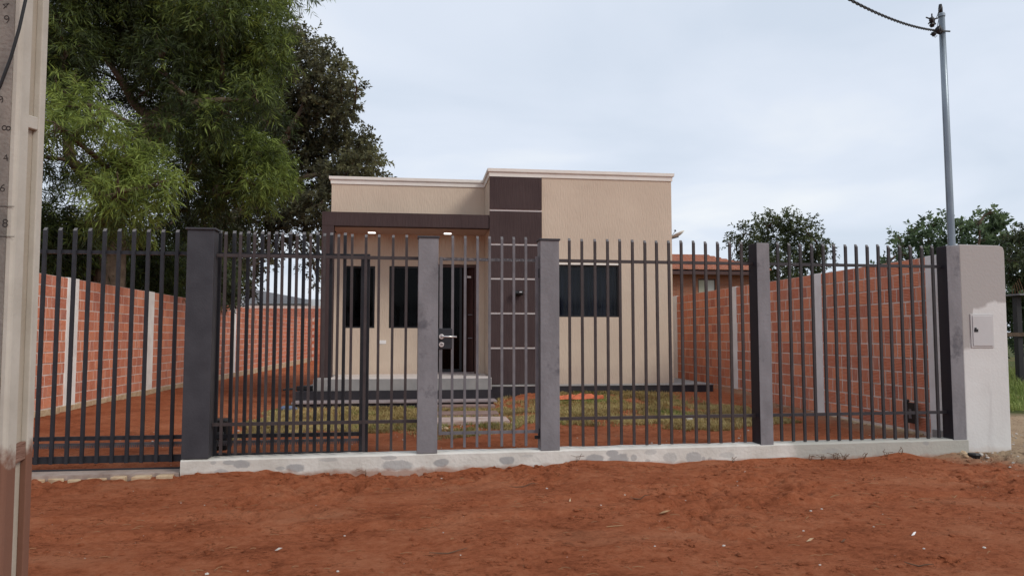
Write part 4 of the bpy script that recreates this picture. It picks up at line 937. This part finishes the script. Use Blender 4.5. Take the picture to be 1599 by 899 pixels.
tD = cl([(1595, 385, 24, .3), (1625, 375, 34, .3), (1600, 420, 28, .25), (1580, 405, 16, .35), (1640, 420, 40, .3), (1590, 450, 22, .25), (1670, 390, 40, .3), (1575, 435, 16, .3), (1620, 460, 34, .25)], 21, 27, .8)
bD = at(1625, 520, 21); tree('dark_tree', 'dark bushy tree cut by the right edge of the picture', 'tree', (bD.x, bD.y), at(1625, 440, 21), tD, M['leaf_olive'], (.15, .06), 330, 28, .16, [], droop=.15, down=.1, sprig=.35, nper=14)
sh = cl([(1580, 480, 22, .4), (1595, 500, 20, .35), (1620, 490, 30, .4), (1585, 525, 18, .45), (1605, 535, 20, .4), (1650, 520, 34, .4), (1570, 500, 20, .35), (1575, 535, 14, .5), (1560, 470, 20, .3)], 19, 29, .6)
bS = at(1600, 560, 19); tree('undergrowth_shrub', 'tangled green undergrowth beside the dark shelter post at the far right', 'shrub', (bS.x, bS.y), at(1600, 530, 19), sh, M['leaf_far'], (.10, .05), 480, 30, .04, [], droop=.1, down=0, sprig=.3, nper=12)

# dark shelter post and beam at the far right
def shelter():
    a = at(1591, 545, 17.5)
    e = empty('shelter_frame', 'dark timber shelter frame with a thin roof edge at the far right', 'shelter', (a.x, a.y, 0))
    zt = at(1590, 462, 17.5).z
    MB().box(-.075, .075, -.07, .07, 0, zt).build('post', M['black'], e, bevel=.01)
    MB().box(1.9, 2.08, -.09, .09, 0, zt).build('post', M['black'], e)
    MB().box(-.22, 3.2, -.35, 1.6, zt, zt + .045).build('roof_edge', M['picket_grey'], e)
    zr = at(1590, 522, 17.5).z
    MB().box(-.5, 3.0, -.14, -.095, zr - .05, zr + .05).build('rail', M['bark'], e)
    for k in range(5):
        MB().tube([(-.3 + k * .09, -.2, zt + .03), (-.42 + k * .05, -.35, zt + .22 + .05 * k)], .008, 5).build('twig', M['twig'], e)
shelter()

# ------------------------------------------------------------------ grass
def blades(x, y, h, wd, seed, tone, lean=.6):
    rs = np.random.RandomState(seed); n = len(x); z = height(x, y) - .01
    a = rs.uniform(0, 2 * np.pi, n); ln = h * rs.uniform(.2, lean, n); hh = h * rs.uniform(.5, 1.1, n)
    b = np.stack([x, y, z], -1); dv = np.stack([np.cos(a), np.sin(a), 0 * a], -1); pv = np.stack([-np.sin(a), np.cos(a), 0 * a], -1) * wd / 2
    midp = b + dv * (ln * .35)[:, None]; midp[:, 2] += hh * .6; tip = b + dv * ln[:, None]; tip[:, 2] += hh
    v = np.stack([b - pv, b + pv, midp + pv * .7, midp - pv * .7], 1); v2 = np.stack([midp - pv * .7, midp + pv * .7, tip + pv * .1, tip - pv * .1], 1)
    V = np.concatenate([v.reshape(-1, 3), v2.reshape(-1, 3)]); T = np.concatenate([np.repeat(tone, 4)] * 2); return V, T
rs = np.random.RandomState(31)
n = 200000; x = rs.uniform(-2.9, 5.6, n); y = rs.uniform(9.0, 13.7, n)
edge = 10.2 + .7 * vn(x, x * 0, 1.3, 41) * 2 - .9 * sm(-.3, .3, x) * sm(1.6, 1.1, x) + .25 * vn(x, y, .4, 42)
keep = (y > edge) & (rs.rand(n) < sm(-.42, .08, vn(x, y, .55, 43) + .7 * vn(x, y, .18, 44)) * .9 + .04) & ~((x > -2.1) & (x < 1.42) & (y > 12.9)) & (x + .25 * vn(y, y * 0, .5, 45) < 5.5 - .35 * (y - 12) * (y > 12)) & (x > -2.35 + .5 * vn(y, y * 0, .7, 46)) 
for (sx0, sx1, sy0, sy1) in ((.05, 1.38, 10.6, 11.2), (.05, 1.34, 11.5, 11.95), (.0, 1.36, 12.6, 12.9)): keep &= ~((x > sx0 - .02) & (x < sx1 + .02) & (y > sy0 - .02) & (y < sy1))
keep &= ~((y > 12.6) & (x > 1.4) & (rs.rand(n) < sm(-.1, .2, vn(x, y, .7, 47))))
x, y = x[keep], y[keep]; tone = np.clip(.45 + .9 * vn(x, y, .5, 48) + .2 * rs.normal(size=len(x)), 0, 1)
green = vn(x, y, .8, 49) + .25 * vn(x, y, .2, 50) + .15 * rs.normal(size=len(x)) > .34
V, T = blades(x[~green], y[~green], .06, .011, 51, tone[~green], 1.2); leafmesh('dry_grass', [(V, T)], M['grass_dry'], label='patchy yellowed lawn in front of the house', cat='grass', kind='stuff')
V, T = blades(x[green], y[green], .06, .008, 52, tone[green], 1.0); leafmesh('green_grass', [(V, T)], M['grass_green'], label='greener tufts growing through the yellowed lawn', cat='grass', kind='stuff')
n = 60000; x = rs.uniform(7.2, 20, n); y = 12.0 + rs.uniform(0, 1, n) ** 1.6 * 16
keep = (y > 12.4 + .8 * vn(x, y, .9, 53)) & (rs.rand(n) < sm(-.45, .1, vn(x, y, .7, 54)) + .1); x, y = x[keep], y[keep]; tone = np.clip(.72 + .9 * vn(x, y, .8, 55) + .15 * rs.normal(size=len(x)), 0, 1)
hg = .16 + .22 * sm(13, 18, y) + .2 * np.clip(vn(x, y, .5, 56), 0, 1)
V, T = blades(x, y, hg, .016, 57, tone, .7); leafmesh('tall_grass', [(V, T)], M['grass_green'], label='bright green verge grass beyond the meter pillar', cat='grass', kind='stuff')

# ------------------------------------------------------------------ paving stones, debris
for (x0, x1, y0, y1, z, mt, lb) in ((.10, 1.36, 10.62, 11.20, .175, 'pave_clean', 'pale concrete path slab nearest the pedestrian gate'),
                                    (.08, 1.30, 11.50, 11.95, .175, 'pave', 'soil-stained path slab in the middle of the path to the porch'),
                                    (.02, 1.36, 12.58, 12.90, .190, 'pave', 'path slab right below the porch step')):
    zg = max(zat((x0 + x1) / 2, (y0 + y1) / 2), zat(x1, y0)) ; 
    o = MB().prism([(x0 + .02, y0), (x1 - .01, y0 + .01), (x1, y1 - .02), (x1 - .04, y1), (x0, y1 - .01)], 'z', -.0, .09).build('path_slab', M[mt], bevel=.008, label=lb, cat='paving slab', group='path slabs leading to the porch')
    o.location.z = zg - .045
def on(x, y, dz=0): return (x, y, zat(x, y) + dz)
rsd = random.Random(77)
m = MB()
for i in range(26):
    x = rsd.uniform(.06, .42); y = rsd.uniform(10.1, 10.6); m.rock(on(x, y, .01), rsd.uniform(.015, .045), .6, i)
m.build('rubble_heap', M['stone_cream'], label='small heap of cream rubble beside the nearest path slab', cat='rubble', kind='stuff')
o = MB().box(-.045, .045, -.004, .004, 0, .085).build('paper_scrap', M['paper'], label='small white card lying upright in the yard behind the right fence panel', cat='scrap'); q = at(1077, 664, 10.4); o.location = on(q.x, q.y, .01); o.rotation_euler.x = -.3
m = MB(); n = 10; rr = random.Random(8)
for j in range(4):
    for i in range(n): m.v.append((-.42 + i * .095 + rr.uniform(-.02, .02), j * .09 * math.sin(math.pi * (i + .6) / n) + rr.uniform(-.012, .012), .01 + .07 * abs(math.sin(i * 1.7 + j * 1.1)) * (j in (1, 2)) + rr.uniform(0, .02)))
for j in range(3):
    for i in range(n - 1): a = j * n + i; m.f.append((a, a + 1, a + n + 1, a + n))
o = m.build('orange_scrap', M['orange_scrap'], label='flattened orange plastic scrap on the lawn by the window', cat='scrap'); q = at(905, 622, 12.9); o.location = on(q.x, q.y, .02); o.rotation_euler.x = .15
# things by the porch's left corner
o = MB().prism([(-.28, -.08), (.22, -.1), (.30, .06), (-.1, .12)], 'z', 0, .08).tube([(-.3, 0, .03), (-.52, -.04, .01)], .02, 6).build('work_tool', M['black'], bevel=.01, label='dark flat tool left on the pavement at the porch corner', cat='tool'); q = at(484, 602, 13.6); o.location = (q.x + .03, 13.75, .445)
o = MB().tube([(-.16, 0, .04), (-.08, 0, .05), (.08, 0, .05), (.15, 0, .03)], [.02, .045, .045, .02], 10).build('blue_bottle', M['blue_grey'], smooth=True, label='crushed blue-grey bottle on the soil left of the porch step', cat='bottle'); q = at(450, 634, 12.6); o.location = on(q.x, 12.6)
# yard pipe and box by the right wall
o = MB().tube([(0, 0, -.05), (.0, 0, .30), (.01, -.01, .42)], .012, 8).rock((.01, -.01, .44), .028, 1, 3).build('water_tap', M['black'], label='black standpipe tap by the foot of the right brick wall', cat='tap'); q = at(1416, 650, 8.7); o.location = on(q.x, 8.7)
e = empty('pump_box', 'small black box fixed low on the right brick wall next to the last column', 'box', (6.345, 8.72, .30))
MB().box(-.05, .0, 0, .22, 0, .26).build('case', M['black'], e, bevel=.008); MB().box(-.056, -.051, .05, .10, .06, .18).build('label_plate', M['picket_grey'], e)
# stones and can at the foot of the meter pillar
for (px, py, Yq, r, mt, nm, lb) in ((1505, 712, 7.92, .05, 'stone_cream', 'stone', 'square cream stone at the foot of the meter pillar'), (1509, 719, 7.82, .038, 'stone_cream', 'stone', 'small rounded cream stone in front of the meter pillar'), (1532, 718, 7.85, .035, 'rubble', 'stone', 'white pebble right of the black pot by the meter pillar')):
    q = at(px, py, Yq); o = MB().rock((0, 0, 0), r, .8, int(px)).build('stone', M[mt], label=lb, cat='stone', bevel=.004); o.location = on(q.x, Yq, r * .35)
q = at(1521, 716, 7.86); o = MB().tube([(0, 0, -.02), (0, 0, .035), (0, 0, .05)], [.055, .07, .06], 14).build('broken_pot', M['black'], label='crushed black pot half buried at the foot of the meter pillar', cat='pot'); o.location = on(q.x, 7.86)
# sticks and leaves one can tell apart on the street soil
def stick(px, py, L, ang, lb, r=.005, mt='twig', curl=.02):
    d = at(px, py, 1) - EYE; k = -1.4 / d.z; x, y = d.x * k, d.y * k
    c, s = math.cos(ang), math.sin(ang); pts = [(x + c * L * u, y + s * L * u) for u in (-.5, -.25, 0, .25, .5)]
    base = zat(x, y); m = MB().tube([(a - x, b - y, zat(a, b) - base + curl * abs(i - 2) * .5 + .004) for i, (a, b) in enumerate(pts)], [r * .5, r, r, r * .9, r * .4], 6)
    o = m.build('twig', M[mt], label=lb, cat='twig', group='twigs on the red soil'); o.location = (x, y, base)
stick(818, 757, .28, .05, 'curved brown twig on the red soil straight out from the pedestrian gate', .005)
stick(1000, 783, .16, -.1, 'dark short twig left of the folded dry leaf on the red soil')
stick(960, 825, .13, .02, 'straight pale twig below the folded dry leaf', .004, 'leaf_litter', 0)
stick(700, 860, .25, .1, 'brown twig lying in the soil near the bottom centre of the picture')
stick(1435, 885, .16, -.5, 'dark slanting twig at the bottom right of the picture')
stick(1300, 772, .14, .1, 'pale straw stalk on the soil in front of the right fence panel', .004, 'leaf_litter', 0)
stick(1490, 780, .12, .5, 'small forked straw on the soil towards the sandy corner', .003, 'leaf_litter')
def dryleaf(px, py, sz, ang, lb, mt='leaf_litter'):
    d = at(px, py, 1) - EYE; k = -1.4 / d.z; x, y = d.x * k, d.y * k
    m = MB(); m.v = [(-sz, 0, 0), (-.2 * sz, -.35 * sz, .15 * sz), (sz, 0, .02), (-.1 * sz, .38 * sz, .22 * sz), (0, 0, .02)]; m.f = [(0, 1, 4), (1, 2, 4), (2, 3, 4), (3, 0, 4)]
    o = m.build('dry_leaf', M[mt], label=lb, cat='leaf', group='dry leaves and scraps on the red soil'); q = o.modifiers.new('s', 'SOLIDIFY'); q.thickness = .002; o.location = on(x, y, .006); o.rotation_euler.z = ang
dryleaf(1038, 801, .05, .1, 'folded pale dry leaf on the red soil below the right fence panel')
dryleaf(890, 785, .022, 1.2, 'small curled cream leaf on the soil below the gate hinge post', 'stone_cream')
dryleaf(435, 858, .028, -.3, 'grey crumpled scrap near the bottom left of the picture', 'rubble')
dryleaf(1427, 836, .028, .4, 'whitish crumpled scrap in a hollow at the lower right', 'paper')
dryleaf(1265, 845, .03, .1, 'pale bean-shaped leaf lying at the lower right', 'stone_cream')
dryleaf(1317, 846, .02, .1, 'small dark leaf right of the pale bean-shaped leaf', 'twig')
# uncountable specks: gravel, clods, straw
def scatter(name, n, mt, rmin, rmax, region, seed, label, sq=.6):
    rs = random.Random(seed); m = MB()
    for i in range(n):
        x = rs.uniform(region[0], region[1]); y = rs.uniform(region[2], region[3])
        r = rmin + (rmax - rmin) * rs.random() ** 3; m.rock(on(x, y, r * .15), r, sq, seed * 1000 + i)
    m.build(name, mt, label=label, cat='gravel', kind='stuff')
scatter('pale_gravel', 110, M['rubble'], .003, .014, (-3, 7, 4.3, 7.8), 61, 'scattered white grit and pebbles on the red soil')
scatter('soil_clods', 2600, mg, .004, .026, (-3, 7, 4.2, 7.8), 62, 'small loose clods of red soil')
scatter('kerb_clods', 500, mg, .008, .03, (-2.3, 6.4, 7.66, 7.83), 63, 'crumbled red soil banked against the kerb')
scatter('sand_gravel', 350, M['rubble'], .005, .025, (6.3, 8.6, 7.0, 9.5), 64, 'loose grit on the sandy corner by the meter pillar')
scatter('yard_gravel', 120, M['rubble'], .006, .022, (-4.5, 6.0, 8.3, 11.5), 65, 'pale grit lying about the yard')
m = MB(); rsd = random.Random(66)
for i in range(260):
    x = rsd.uniform(-3, 7); y = rsd.uniform(4.2, 7.8); a = rsd.gauss(0, .6); L = rsd.uniform(.02, .09); z = zat(x, y) + .004
    m.tube([(x, y, z), (x + math.cos(a) * L * .5, y + math.sin(a) * L * .5, z + .006), (x + math.cos(a) * L, y + math.sin(a) * L, z + .001)], .0016, 4)
m.build('straw_litter', M['leaf_litter'], label='bits of straw and fine twigs strewn on the red soil', cat='litter', kind='stuff')
m = MB()
for i in range(13):
    x = rsd.gauss(4.9, .3) if i < 8 else rsd.uniform(-1.5, 6); y = FY(x) - .03 - rsd.random() * .03; z = zat(x, y)
    for k in range(3): m.tube([(x, y, z - .01), (x + rsd.gauss(0, .02), y - .01, z + rsd.uniform(.02, .07)), (x + rsd.gauss(0, .05), y - .01, z + rsd.uniform(.03, .09))], .003, 4)
m.build('dead_roots', M['twig'], label='dead weed roots sticking up against the kerb', cat='weeds', kind='stuff')
